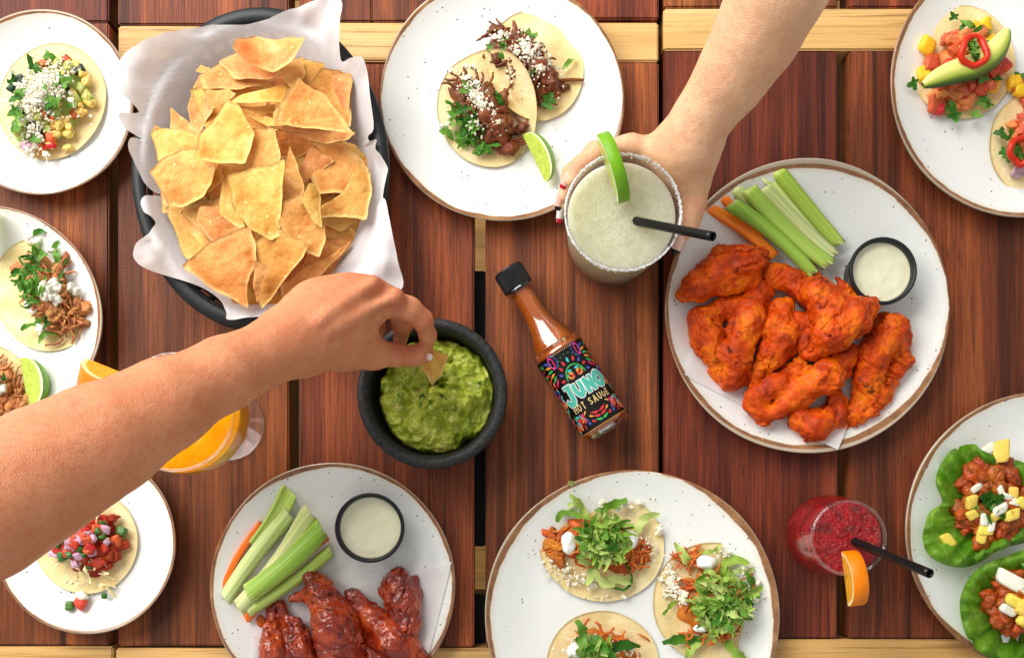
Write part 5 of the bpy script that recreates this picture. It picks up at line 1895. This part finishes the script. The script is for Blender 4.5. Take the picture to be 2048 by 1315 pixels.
wing('', GF, [[(1734, 614, 20), (1705, 632, 36), (1660, 668, 37), (1622, 700, 19)], [(1632, 584, 30), (1662, 616, 34), (1690, 620, 30)], [(1676, 556, 5, 4), (1694, 584, 11, 2)], [(1598, 640, 18, -4), (1608, 680, 18, -2)], [(1738, 630, 12)]], BUFF, 8, ZP + .016)['label'] = 'largest orange wing on top of the pile, its knob end near the dip cup'
wing('', GG, [[(545, 1258, 19), (550, 1300, 29), (556, 1345, 33)], [(588, 1250, 17), (604, 1300, 29), (610, 1345, 33)], [(535, 1213, 7), (545, 1245, 10)], [(562, 1207, 9), (578, 1243, 11)], [(568, 1275, 16, 3), (580, 1330, 22, 4)]], GLAZ, 11, ZP)['label'] = 'dark glazed wing with two bare bone ends sticking out, beside the carrot end'
wing('', GG, [[(622, 1156, 15), (645, 1190, 27), (672, 1250, 42), (690, 1340, 46)], [(584, 1196, 7), (612, 1186, 12), (632, 1195, 15)], [(640, 1160, 14), (660, 1190, 20)]], GLAZ, 12, ZP + .004)['label'] = 'large dark glazed wing with a charred pointed end touching the celery'
wing('', GG, [[(795, 1162, 25), (806, 1202, 30), (808, 1246, 31), (812, 1272, 22)], [(772, 1182, 14), (780, 1162, 14)], [(830, 1156, 9), (828, 1190, 16)]], GLAZ, 13, ZP)['label'] = 'rounded dark glazed drumette with a crusty top, closest to the dip cup'
wing('', GG, [[(712, 1196, 18), (748, 1240, 24), (788, 1282, 35), (830, 1320, 26)], [(703, 1191, 12), (710, 1215, 15)], [(740, 1270, 20), (760, 1330, 30)]], GLAZ, 14, ZP + .004)['label'] = 'long dark glazed drumstick between the large charred wing and the round drumette'

# ---- papers under the wings
def sheet(px, label, seed, z0, pl):
    pc, pr_ = at(pl[0], pl[1], .019), ln(pl[2], .019)
    P = np.array([at(x, y, z0)[:2] for x, y in px])
    n = 22
    V = []
    for i in range(n):
        for j in range(n):
            u, w = i / (n - 1), j / (n - 1)
            q = (P[0] * (1 - u) + P[1] * u) * (1 - w) + (P[3] * (1 - u) + P[2] * u) * w
            rq = math.hypot(q[0] - pc[0], q[1] - pc[1]) / (pr_ * .985)
            up_ = (.019 - PLZ) * max(0, (min(rq, 1.0) - .62) / .38) ** 1.7
            V.append((q[0], q[1], z0 + up_ + .0012 * rq + .0009 * float(pn(np.array([q[0] * 40, q[1] * 40, seed])))))
    o = link('deli_paper', mesh('paper', V, grid_faces(n, n, flip=True)), PAPER)
    return tag(o, label, 'paper', 'papers under the wings')


sheet([(1410, 610), (1364, 752), (1666, 900), (1760, 700)], 'white deli paper under the orange wings with a square corner showing at the plate rim', 1, PLZ + .0013, (1615, 612, 287))
sheet([(520, 1225), (500, 1340), (850, 1340), (905, 1120)], 'white deli paper sheet under the dark glazed wings', 2, PLZ + .0013, (665, 1172, 246))
# small sauce drips
dripm = simple('sauce_drip', srgb(196, 92, 24), .15).m
for x, y, a, b in [(522, 1242, 9, 13), (508, 1300, 10, 30), (1372, 545, 8, 26)]:
    o = blob(None, 'sauce_drip', x, y, PLZ + .0026, a, b, .0009, -.5 if x > 1000 else .1, dripm, int(x))
    tag(o, {522: 'round orange sauce drip between carrot end and dark glazed wing', 508: 'long sauce smear along the side of the bone-end wing', 1372: 'thin orange sauce smear on the plate beside the oval hot wing'}[x], 'sauce', 'sauce drips')

# ---- celery and carrots
cem = M('celery', .32)
v = cem.map((1, 1, 1), rand=3.0)
g = cem.noise(1, 3, .6, cem.map((6, 420, 420), src=v))
c = cem.ramp(cem.attr('pale', 'Fac'), [(0.0, srgb(160, 198, 68)), (.5, srgb(198, 220, 112)), (1.0, srgb(234, 240, 180))])
c = cem.mix(cem.ramp(g, [(.40, .4), (.58, 0.0)]), c, srgb(122, 168, 44))
c = cem.mix(cem.ramp(g, [(.60, 0.0), (.75, .45)]), c, srgb(206, 220, 138))
c = cem.vary(c, .2, .02)
cem.base(c)
cem.bump(g, .0012, .7)
cem.sss(.2, (.6, 1, .3), .004)
CEL = cem.m
cam_ = M('carrot', .4)
cam_.base(cam_.vary(cam_.ramp(cam_.noise(1, 4, .6, cam_.map((40, 260, 260), rand=3.0)), [(.3, srgb(232, 104, 14)), (.7, srgb(248, 140, 40))]), .12, .01))
cam_.bump(cam_.noise(1, 3, .6, cam_.map((60, 500, 500))), .0006, .6)
cam_.sss(.2, (1, .5, .2), .003)
CAR = cam_.m


def stick(name, x0, y0, x1, y1, w, z, mat, label, cat, group, pale=.3, seed=0, dz=0.0, ridge=True, up=True):
    a, b = at(x0, y0, z), at(x1, y1, z)
    b[2] += dz
    d = b - a
    Lg = np.linalg.norm(d)
    hw = ln(w * (1.22 if ridge else 1.1), z) / 2
    r = random.Random(seed)
    if ridge:        # a crescent with ribs on its back
        pr = []
        K = 17
        for k in range(K):
            t_ = math.pi * k / (K - 1)
            rr = 1 + .07 * math.cos(t_ * 16)
            pr.append((-math.cos(t_) * rr, .62 * math.sin(t_) * rr))
        for k in range(9):
            t_ = math.pi * (1 - k / 8)
            pr.append((-math.cos(t_) * .80, .30 * math.sin(t_) - .02))
        if not up:
            pr = [(x, -y + .5) for x, y in pr][::-1]
    else:
        pr = [(math.copysign(abs(math.cos(t_)) ** .45, math.cos(t_)), math.copysign(abs(math.sin(t_)) ** .45, math.sin(t_)) * .7) for t_ in [2 * math.pi * k / 20 for k in range(20)]]
    n = 18
    V, E = [], []
    bow = r.uniform(-.012, .012)
    tap = r.uniform(.78, .98)
    for i in range(n):
        s_ = i / (n - 1)
        x = s_ * Lg
        q = 1 - (1 - tap) * s_
        if i in (0, n - 1):
            q *= .965
        sk = r.uniform(-.03, .03) * hw if not ridge else 0
        for (y_, z_) in pr:
            V.append((x + (.25 * hw * y_ if i in (0, n - 1) else 0), y_ * hw * q + bow * Lg * math.sin(math.pi * s_) * 4 + sk, z_ * hw * q))
            E.append(min(1, max(0, pale + (.35 if (ridge and abs(y_) > .9) else 0) + (.5 if i in (0, n - 1) else 0) + .25 * (s_ - .5))))
    m_ = len(pr)
    F = [(i * m_ + k, i * m_ + (k + 1) % m_, (i + 1) * m_ + (k + 1) % m_, (i + 1) * m_ + k) for i in range(n - 1) for k in range(m_)]
    me = mesh(name, V, F)
    bm = bmesh.new()
    bm.from_mesh(me)
    bm.verts.ensure_lookup_table()
    for i in (0, n - 1):
        f_ = bm.faces.new([bm.verts[i * m_ + k] for k in (range(m_) if i else range(m_ - 1, -1, -1))])
        f_.smooth = False
    bmesh.ops.triangulate(bm, faces=[f_])
    bmesh.ops.recalc_face_normals(bm, faces=bm.faces[:])
    bm.to_mesh(me)
    bm.free()
    at2 = me.attributes.new('pale', 'FLOAT', 'POINT')
    at2.data.foreach_set('value', E[:len(me.vertices)])
    me.materials.append(mat)
    o = place(name, me, a, (r.uniform(-.12, .12), -math.asin(d[2] / Lg), math.atan2(d[1], d[0])))
    return tag(o, label, cat, group)


zs = PLZ + .004
CF, CG = 'vegetable sticks by the orange wings', 'vegetable sticks by the dark glazed wings'
for k, a in enumerate([(1446, 396, 1530, 470, 18, zs + .003), (1416, 416, 1549, 514, 21, zs + .003), (1606, 500, 1640, 556, 13, zs + .002)]):
    stick('carrot_stick', *a, CAR, ['short orange carrot stick tucked under the celery beside the hot wings', 'long orange carrot stick in front of the celery beside the hot wings', 'carrot tip poking out past the celery ends beside the hot wings'][k], 'carrot stick', CF, seed=k + 1, ridge=False)
for k, a in enumerate([((1540, 352, 1640, 484, 30, zs + .001), .75, False), ((1556, 343, 1678, 490, 26, zs + .003), .15, True), ((1468, 377, 1612, 508, 25, zs + .002), .8, True), ((1528, 376, 1668, 512, 23, zs + .007), .85, True), ((1497, 378, 1660, 530, 27, zs + .009), .25, True), ((1461, 408, 1627, 548, 25, zs + .010), .1, True)]):
    stick('celery_stick', *a[0], CEL, ['wide pale celery stick, hollow side up, between two greener sticks on the hot wing plate', 'green celery stick at the outer side of the bundle on the hot wing plate', 'pale celery stick under two green ones on the hot wing plate', 'narrow pale celery stick lying on the hollow one, hot wing plate', 'green ribbed celery stick across the middle of the bundle, hot wing plate', 'green ribbed celery stick beside the carrots, its end over the hot wings'][k], 'celery stick', CF, pale=a[1], seed=10 + k, up=a[2])
for k, a in enumerate([(524, 1046, 446, 1176, 14, zs + .002), (655, 1072, 570, 1150, 15, zs + .002), (560, 1166, 492, 1236, 19, zs + .001)]):
    stick('carrot_stick', *a, CAR, ['long thin carrot stick along the outside of the celery on the glazed wing plate', 'carrot stick under the green celery with its tip toward the dip cup', 'carrot end under the celery beside the bone-end glazed wing'][k], 'carrot stick', CG, seed=k + 31, ridge=False)
for k, a in enumerate([((582, 981, 512, 1095, 30, zs + .002), .35, False), ((581, 1028, 452, 1196, 27, zs + .005), .75, True), ((622, 1022, 478, 1214, 33, zs + .009), .85, True), ((645, 1054, 496, 1186, 33, zs + .012), .1, True), ((664, 1099, 497, 1222, 20, zs + .008), .45, True)]):
    stick('celery_stick', *a[0], CEL, ['flat celery piece poking out past the others on the glazed wing plate', 'pale celery stick beside the thin carrot on the glazed wing plate', 'palest celery stick in the middle of the glazed wing plate bundle', 'wide green ribbed celery stick on top of the glazed wing plate bundle', 'narrow celery stick lying alone nearest the dark glazed wings'][k], 'celery stick', CG, pale=a[1], seed=20 + k, up=a[2])

# ---- dip cups
dipm = M('creamy_dip', .25)
dipm.base(dipm.ramp(dipm.noise(60, 3, .5), [(.3, srgb(232, 230, 194)), (.7, srgb(242, 240, 212))]))
dipm.bump(dipm.noise(90, 3, .5), .0016, .6)
dipm.sss(.2, (1, 1, .7), .004)
for (px, py, rp, lab, sd) in [(1767, 541, 68, 'small black dip cup of pale creamy sauce beside the orange wings', 1), (739, 1055, 70, 'small black dip cup of pale creamy sauce beside the dark glazed wings', 2)]:
    zt = PLZ + .030
    c = at(px, py, zt)
    Rc = ln(rp, zt)
    e = thing('dip_cup', (c[0], c[1], PLZ), lab, 'dip cup', 'black dip cups')
    pr = [(.001, .003), (Rc * .72, .003), (Rc * .80, .006), (Rc * .885, .027), (Rc * .90, .0295), (Rc * .955, .0305), (Rc * .995, .0295), (Rc, .0275), (Rc * .985, .0262), (Rc * .94, .026), (Rc * .82, .002), (Rc * .76, .0002), (.001, .0004)]
    V, F = lathe(spline(pr, 2), 72)
    link('cup', mesh('cup', [(x + c[0], y + c[1], z + PLZ) for x, y, z in V], F), blackpl, e)
    n, K = 64, 20
    V = []
    for i in range(n):
        t_ = 2 * math.pi * i / n
        for k in range(K):
            q = .01 + .99 * k / (K - 1)
            x, y = Rc * .872 * q * math.cos(t_), Rc * .872 * q * math.sin(t_)
            V.append((x + c[0], y + c[1], PLZ + .0235 + (.0008 * float(fbm(np.array([x * 70, y * 70, sd * 3.]), 2)) if k < K - 2 else .0004)))
    link('sauce', mesh('sauce', V, grid_faces(n, K, True, flip=True)), dipm.m, e)

# ================================================================== drinks
def liquid(name, c1, c2, sss=.3, bs=120, bd=.003, streak=None):
    m = M(name, .12, Specular_IOR_Level=.5)
    c = m.ramp(m.noise(bs * .5, 4, .6), [(.3, c1), (.7, c2)])
    if streak:
        c = m.mix(m.ramp(m.noise(bs * 1.5, 3, .7, None, 2.5), [(.57, 0.0), (.66, .6)]), c, streak)
    m.base(c)
    m.bump(m.noise(bs, 4, .65, None, 1.5), bd, .8)
    m.sss(sss, (1, .9, .6), .055 if sss > .5 else .01)
    return m.m


GLASS = thin_glass('clear_glass')


RIMG = thin_glass('glass_lip', (1, 1, 1, 1), 1.6)
REDGLASS = thin_glass('faint_glass', (1, 1, 1, 1), .22)


def glass_obj(e, c, outer, inner, name='glass', mat=None):
    """outer and inner profiles (r,z): one closed wall"""
    pr = spline(outer, 3) + spline(inner, 3)
    V, F = lathe([tuple(p) for p in pr], 88)
    return link(name, mesh(name, [(x + c[0], y + c[1], z + c[2]) for x, y, z in V], F), mat or GLASS, e)


def fill(e, c, prof, rtop, ztop, mat, amp, seed, freq=160):
    """liquid body: side profile from the bottom up, with a bumpy icy top"""
    V, F = lathe(prof + [(rtop * (1 - k / 26), ztop) for k in range(27)][:-1] + [(.0001, ztop)], 88)
    V = np.array(V)
    top = V[:, 2] > ztop - 1e-6
    r = np.hypot(V[:, 0], V[:, 1])
    Q = np.stack([V[:, 0] * freq, V[:, 1] * freq, V[:, 0] * 0 + seed], -1)
    nz = amp * (np.abs(fbm(Q, 3)) * 1.4 + .3 * fbm(Q * 2.2, 2))
    V[:, 2] += np.where(top, nz * np.clip((rtop - r) / .004, 0, 1), 0)
    V += np.array(c)
    return link('drink', mesh('drink', V, F), mat, e)


def straw(px0, py0, z0, px1, py1, z1, label, r=.0034):
    a, b = at(px0, py0, z0), at(px1, py1, z1)
    d = b - a
    n = 18
    V, F = tube([a + d * k / 20 for k in range(21)], r, n, False)
    Vi, Fi = tube([a + d * k / 20 for k in range(21)], r * .82, n, False)
    m_ = len(V)
    V = list(V) + list(Vi)
    F = list(F) + [tuple(i + m_ for i in f[::-1]) for f in Fi]
    o_ = 20 * n
    F += [(o_ + k, o_ + (k + 1) % n, m_ + o_ + (k + 1) % n, m_ + o_ + k) for k in range(n)]
    cen = np.mean(V, axis=0)
    me = mesh('straw', [v_ - cen for v_ in V], F)
    o = place('drinking_straw', me, cen, mat=simple('black_straw_plastic', srgb(16, 16, 18), .3).m)
    return tag(o, label, 'straw', 'black straws')


# margarita
zr = .100
cR = at(1247, 423, zr)
cm = np.array([cR[0], cR[1], 0.0012])
Rm = ln(117, zr)
e = thing('margarita_glass', cm, 'short clear glass of cloudy pale margarita with a salted rim, gripped by a hand', 'drink glass')
outer = [(.0001, 0), (Rm * .80, 0), (Rm * .86, .002), (Rm * .89, .012), (Rm * .935, .045), (Rm * .968, .08), (Rm * .985, .0975), (Rm * .98, .0988), (Rm * .968, .0985)]
inner = [(Rm * .955, .097), (Rm * .943, .08), (Rm * .91, .045), (Rm * .86, .012), (Rm * .80, .009), (.0001, .008)]
glass_obj(e, cm, outer, inner, mat=REDGLASS)
Pr = [cm + np.array([Rm * .978 * math.cos(a), Rm * .978 * math.sin(a), .0984]) for a in [2 * math.pi * k / 64 for k in range(65)]]
link('rim', mesh('rim', *tube(Pr, .0011, 8, False)), GLASS, e)
marg = liquid('cloudy_margarita', srgb(192, 190, 156), srgb(208, 205, 174), .9, 260, .0022, srgb(232, 230, 212))
fill(e, cm, [(.0001, .0095), (Rm * .79, .0095), (Rm * .85, .0125), (Rm * .902, .045), (Rm * .932, .075), (Rm * .938, .0845)], Rm * .938, .0845, marg, .0016, 3, 260)
salt = simple('white_salt', srgb(244, 244, 244), .5).m
parts = []
sr = random.Random(8)
for k in range(2600):
    a = sr.uniform(0, 6.283)
    dens = .55 + .45 * math.sin(a * 3 + 1) * math.sin(a * 1.3)
    if sr.random() > .35 + .65 * max(0, dens):
        continue
    dz = abs(sr.gauss(0, .0032))
    rr = Rm * (.988 - dz * 1.1 + .002) + sr.uniform(0, .0007)
    V = ICO1[0] * sr.uniform(.0003, .00075) * np.array([sr.uniform(.7, 1.2) for _ in range(3)])
    parts.append((V + cm + np.array([rr * math.cos(a), rr * math.sin(a), .0988 - dz]), ICO1[1]))
o = link('salt_rim', mesh('salt', *join(parts), smooth=False), salt, e)
o['kind'] = 'stuff'
straw(1262, 440, .080, 1426, 473, .145, 'black straw angled out of the pale margarita')
p0, p1 = at(1206, 251, .112), at(1254, 390, .112)
mid = (p0 + p1) / 2
citrus_half('lime_slice', 'thick green lime slice perched upright on the margarita rim', 'lime slice', (mid[0], mid[1], .0930), math.atan2(p1[1] - p0[1], p1[0] - p0[0]), R(2), np.linalg.norm(p1 - p0) / 2, .0092, LIME)

# red drink
zr = .085
cR = at(1697, 1075, zr)
cr_ = np.array([cR[0], cR[1], 0.0])
Rr_ = ln(74, zr)
e = thing('red_drink_glass', cr_, 'stemless round glass of dark red iced drink with an orange slice and black straw', 'drink glass')
outer = [(.0001, .0), (Rr_ * .72, 0), (Rr_ * .92, .004), (Rr_ * 1.12, .018), (Rr_ * 1.19, .034), (Rr_ * 1.16, .052), (Rr_ * 1.06, .072), (Rr_ * 1.0, .0848), (Rr_ * .992, .0853), (Rr_ * .98, .085)]
inner = [(Rr_ * .972, .0835), (Rr_ * 1.03, .072), (Rr_ * 1.13, .052), (Rr_ * 1.16, .034), (Rr_ * 1.09, .019), (Rr_ * .9, .006), (.0001, .005)]
glass_obj(e, cr_, outer, inner, mat=REDGLASS)
Pr = [cr_ + np.array([Rr_ * .988 * math.cos(a), Rr_ * .988 * math.sin(a), .085]) for a in [2 * math.pi * k / 64 for k in range(65)]]
link('rim', mesh('rim', *tube(Pr, .0012, 8, False)), RIMG, e)
redm = liquid('red_iced_drink', srgb(92, 0, 6), srgb(184, 3, 12), .1, 240, .003, srgb(236, 44, 44))
fill(e, cr_, [(.0001, .006), (Rr_ * .88, .0065), (Rr_ * 1.08, .0195), (Rr_ * 1.15, .034), (Rr_ * 1.12, .052), (Rr_ * 1.03, .0705), (Rr_ * 1.015, .0735)], Rr_ * 1.015, .0735, redm, .0022, 5, 230)
icem = M('ice', .1)
icem.base(srgb(206, 40, 48))
icem.bump(icem.noise(120, 3, .6), .002, .5)
for k in range(0):
    a, q = rnd.uniform(0, 6.28), rnd.uniform(.1, .75)
    o = place('ice_piece', CHUNK[k % 8].copy(), (cr_[0] + Rr_ * q * math.cos(a), cr_[1] + Rr_ * q * math.sin(a), .0735), (rnd.uniform(0, 3), rnd.uniform(0, 3), 0), rnd.uniform(.006, .010), e, icem.m)
straw(1700, 1078, .068, 1860, 1146, .150, 'black straw angled out of the red drink over the lettuce wrap plate rim')
p0, p1 = at(1714, 1103, .098), at(1728, 1216, .098)
mid = (p0 + p1) / 2
citrus_half('orange_slice', 'orange slice perched upright on the red drink rim', 'orange slice', (mid[0], mid[1], .0785), math.atan2(p1[1] - p0[1], p1[0] - p0[0]), R(0), np.linalg.norm(p1 - p0) / 2, .0115, ORNG)

# orange drink in a footed glass
cF = at(457, 848, 0)
zr = .140
Rw = ln(118, zr)
e = thing('orange_drink_glass', cF, 'footed round glass of bright orange drink under the reaching forearm', 'drink glass')
outer = [(.0001, .0025), (ln(71), .0015), (ln(72), .0008), (ln(70), .0002), (.0001, .0003)]
V, F = lathe(outer, 72)
link('foot', mesh('foot', [(x + cF[0], y + cF[1], z) for x, y, z in V], F), REDGLASS, e)
Pr = [cF + np.array([ln(71) * math.cos(a), ln(71) * math.sin(a), .0016]) for a in [2 * math.pi * k / 64 for k in range(65)]]
link('foot_edge', mesh('foot_edge', *tube(Pr, .0007, 8, False)), RIMG, e)
V, F = lathe([(.012, .0022), (.006, .005), (.0042, .012), (.0040, .045), (.0055, .056), (.010, .060)], 32)
link('stem', mesh('stem', [(x + cF[0], y + cF[1], z) for x, y, z in V], F), GLASS, e)
outer = [(.0001, .0585), (Rw * .35, .0605), (Rw * .72, .072), (Rw * 1.0, .090), (Rw * 1.085, .108), (Rw * 1.05, .126), (Rw * 1.0, .1395), (Rw * .99, .140), (Rw * .98, .1395)]
inner = [(Rw * 1.03, .125), (Rw * 1.06, .108), (Rw * .98, .0915), (Rw * .70, .0735), (Rw * .33, .0625), (.0001, .0615)]
glass_obj(e, cF, outer, inner, 'bowl', REDGLASS)
Pr = [cF + np.array([Rw * .99 * math.cos(a), Rw * .99 * math.sin(a), .1397]) for a in [2 * math.pi * k / 72 for k in range(73)]]
link('rim', mesh('rim', *tube(Pr, .0011, 8, False)), RIMG, e)
orm = liquid('orange_drink', srgb(244, 150, 4), srgb(250, 172, 14), .3, 90, .0008)
fill(e, cF, [(.0001, .063), (Rw * .32, .0632), (Rw * .69, .0745), (Rw * .97, .092), (Rw * 1.058, .108), (Rw * 1.036, .122), (Rw * 1.022, .1275)], Rw * 1.022, .1275, orm, .0004, 7, 120)
p0 = at(205, 752, .150)
citrus_half('orange_slice', 'orange slice on the rim of the footed orange drink, half under the forearm', 'orange slice', (p0[0], p0[1], .128), R(-22), R(24), .024, .0150, ORNG)


# ================================================================== two reaching arms
def skin(name, c1, c2, cred):
    m = M(name, .45, Specular_IOR_Level=.35)
    c = m.ramp(m.noise(22, 4, .55), [(.3, c1), (.7, c2)])
    c = m.mix(m.ramp(m.noise(260, 3, .6), [(.45, 0.0), (.72, .34)]), c, cred)
    c = m.mix(m.ramp(m.noise(60, 3, .6), [(.48, 0.0), (.7, .3)]), c, cred)
    c = m.mix(m.math('MULTIPLY', m.attr('red', 'Fac'), .6), c, cred)
    c = m.mix(m.ramp(m.voro(52), [(.030, .55), (.050, 0.0)]), c, srgb(150, 86, 60))
    m.base(c)
    h = m.math('ADD', m.noise(900, 3, .6), m.math('MULTIPLY', m.voro(1500), .5))
    m.bump(m.math('ADD', h, m.math('MULTIPLY', m.noise(130, 4, .65, m.map((1, 1, 1)), 1.0), 1.4)), .0007, .7)
    m.sss(.22, (1, .35, .18), .006)
    return m.m


def arm(label, bones, mat, reds, k=.010, h=.0014, cut=None):
    """bones: (px,py,z,rpx) pairs -> one continuous surface"""
    prims = []
    for b in bones:
        ch, kk = b if isinstance(b, tuple) and isinstance(b[1], float) else (b, k)
        for p, q in zip(ch[:-1], ch[1:]):
            prims.append((at(*p[:3]), at(*q[:3]), ln(p[3], p[2]), ln(q[3], q[2]), kk))
    me, V = sdf_mesh('arm', prims, h, k, lambda P: .0007 * fbm(P * 60, 2) + .00025 * fbm(P * 240, 2), pad=.004)
    rd = np.zeros(len(V))
    for x, y, z, s_ in reds:
        c = at(x, y, z)
        rd = np.maximum(rd, np.exp(-((V - c) ** 2).sum(1) / (2 * (s_ / 1000) ** 2)))
    me.attributes.new('red', 'FLOAT', 'POINT').data.foreach_set('value', rd.astype(np.float32))
    o = link('person', me, mat)
    tag(o, label, 'person')
    # soften the voxel surface
    sm = o.modifiers.new('smooth', 'SMOOTH')
    sm.factor, sm.iterations = .5, 6
    return o


SK1 = skin('tanned_skin', srgb(206, 132, 90), srgb(222, 153, 112), srgb(196, 96, 68))
SK2 = skin('fair_skin', srgb(225, 175, 134), srgb(236, 194, 155), srgb(220, 138, 108))

# the hand dipping a chip: forearm rises from the wrist, over the footed glass
a1 = arm('bare forearm reaching in, hand pinching a tortilla chip in the guacamole', [
    ([(-190, 1095, .285, 132), (-40, 1020, .262, 128), (90, 942, .238, 117), (210, 876, .222, 100), (330, 808, .204, 79), (450, 746, .180, 61), (540, 704, .156, 52), (610, 684, .138, 48)], .020),
    # wrist and back of the hand, to the knuckles
    ([(590, 674, .142, 42), (660, 622, .130, 40), (742, 584, .117, 28)], .022),
    ([(600, 690, .138, 43), (680, 650, .124, 44), (774, 604, .111, 27)], .014),
    ([(590, 670, .138, 38), (640, 620, .122, 36), (700, 580, .112, 26)], .022),
    ([(590, 665, .132, 40), (630, 630, .112, 34), (665, 600, .100, 24)], .022),
    ([(620, 695, .128, 46), (690, 688, .112, 42), (735, 690, .098, 32)], .014),
    # index finger
    ([(780, 601, .112, 26), (818, 617, .110, 22.5), (845, 640, .102, 19.5), (855, 670, .086, 16.5), (853, 695, .073, 13)], .005),
    # thumb
    ([(690, 700, .108, 38), (748, 708, .093, 29), (792, 709, .083, 21), (830, 711, .076, 18.5), (854, 714, .070, 12)], .006),
    # middle finger, bent behind the index
    ([(742, 586, .114, 27), (790, 612, .094, 22), (806, 646, .076, 19), (800, 680, .062, 15)], .005),
    # knuckles and tendons
    ([(792, 590, .124, 15), (797, 594, .122, 13)], .006),
    ([(746, 566, .128, 15), (751, 568, .127, 13)], .006),
    ([(640, 640, .156, 7), (744, 566, .133, 8)], .008),
    ([(660, 660, .150, 7), (790, 592, .126, 8)], .008),
    # ring and little fingers curled under the palm
    ([(704, 582, .108, 25), (748, 616, .084, 20), (752, 656, .068, 17), (738, 676, .062, 14)], .005),
    ([(668, 602, .098, 22), (704, 632, .078, 17), (704, 664, .066, 14), (692, 676, .062, 12)], .005),
], SK1, [(797, 592, .122, 7), (745, 560, .125, 7), (846, 640, .105, 6), (812, 700, .090, 7), (855, 690, .075, 6)])
nailm = simple('pale_pink_nail', srgb(236, 192, 178), .18).m
nailt = simple('white_nail_tip', srgb(240, 222, 212), .25).m


def nail(arm_o, px, py, z, lx, ly, rz, tilt, mat, tip=None):
    """a curved nail plate"""
    n, m_ = 12, 9
    mt = Matrix.Translation(Vector(at(px, py, z))) @ Euler((tilt[0], tilt[1], rz)).to_matrix().to_4x4()

    def patch(u0, u1, lift):
        V = []
        for i in range(n):
            u = u0 + (u1 - u0) * i / (n - 1)
            w = ly * (1 - .35 * max(0, abs(u) - .55) / .45) if abs(u) > .55 else ly
            for j in range(m_):
                s_ = j / (m_ - 1) * 2 - 1
                V.append(mt @ Vector((u * lx, s_ * w, lift - .45 * ly * s_ * s_ - .0006 * u * u)))
        return V, grid_faces(n, m_)
    V, F = patch(-1, 1, 0)
    o = link('nail', mesh('nail', V, F), mat, None)
    o.parent = arm_o
    if tip:
        V, F = patch(.62, 1.04, .00025)
        t_ = link('nail_tip', mesh('nail_tip', V, F), tip, None)
        t_.parent = o
    return o


nail(a1, 847, 716, .0775, .0066, .0040, R(-4), (R(40), R(16), 0), nailm, nailt)

# the hand round the margarita
a2 = arm('bare forearm reaching down, hand wrapped round the margarita glass', [
    ([(1625, -150, .190, 96), (1558, -20, .165, 85), (1508, 80, .140, 75), (1455, 165, .118, 60), (1402, 240, .098, 48), (1376, 282, .088, 46)], .018),
    # palm beside the glass
    ([(1378, 282, .088, 41), (1345, 305, .075, 36), (1300, 305, .072, 24)], .018),
    ([(1382, 290, .078, 41), (1350, 315, .058, 36), (1300, 312, .052, 24)], .018),
    ([(1378, 300, .082, 42), (1376, 340, .070, 33), (1376, 370, .062, 28)], .018),
    ([(1372, 310, .080, 36), (1365, 345, .070, 28)], .018),
    # index
    ([(1312, 303, .074, 22), (1262, 290, .076, 20), (1205, 298, .076, 18), (1160, 330, .074, 16), (1142, 362, .073, 13)], .006),
    # middle
    ([(1312, 308, .060, 23), (1255, 292, .058, 20), (1190, 302, .057, 18), (1142, 345, .056, 16), (1126, 395, .055, 13)], .006),
    # ring
    ([(1314, 312, .045, 22), (1255, 298, .040, 19), (1192, 310, .039, 17), (1146, 355, .039, 15), (1130, 410, .040, 13)], .006),
    # little
    ([(1316, 316, .034, 20), (1262, 304, .026, 16), (1206, 312, .024, 14), (1166, 345, .024, 13)], .006),
    # thumb down the other side
    ([(1378, 335, .074, 29), (1388, 372, .070, 24), (1388, 410, .066, 20), (1378, 445, .062, 18), (1366, 470, .060, 14)], .008),
], SK2, [(1262, 284, .07, 7), (1205, 290, .07, 7), (1160, 330, .07, 7), (1398, 410, .07, 6), (1345, 280, .08, 8)])
blk = simple('black_nail_polish', srgb(18, 16, 18), .12).m
wht = simple('white_nail_polish', srgb(240, 236, 234), .12).m
rdp = simple('red_nail_polish', srgb(196, 20, 50), .12).m
nail(a2, 1357, 487, .0640, .0080, .0040, R(-112), (R(0), R(10), 0), nailm, blk)
nail(a2, 1134, 362, .0750, .0066, .0036, R(-118), (R(-30), R(8), 0), nailm, rdp)
nail(a2, 1121, 402, .0580, .0072, .0038, R(-100), (R(-35), R(8), 0), nailm, blk)
nail(a2, 1123, 426, .0430, .0072, .0036, R(-95), (R(-35), R(8), 0), wht, rdp)
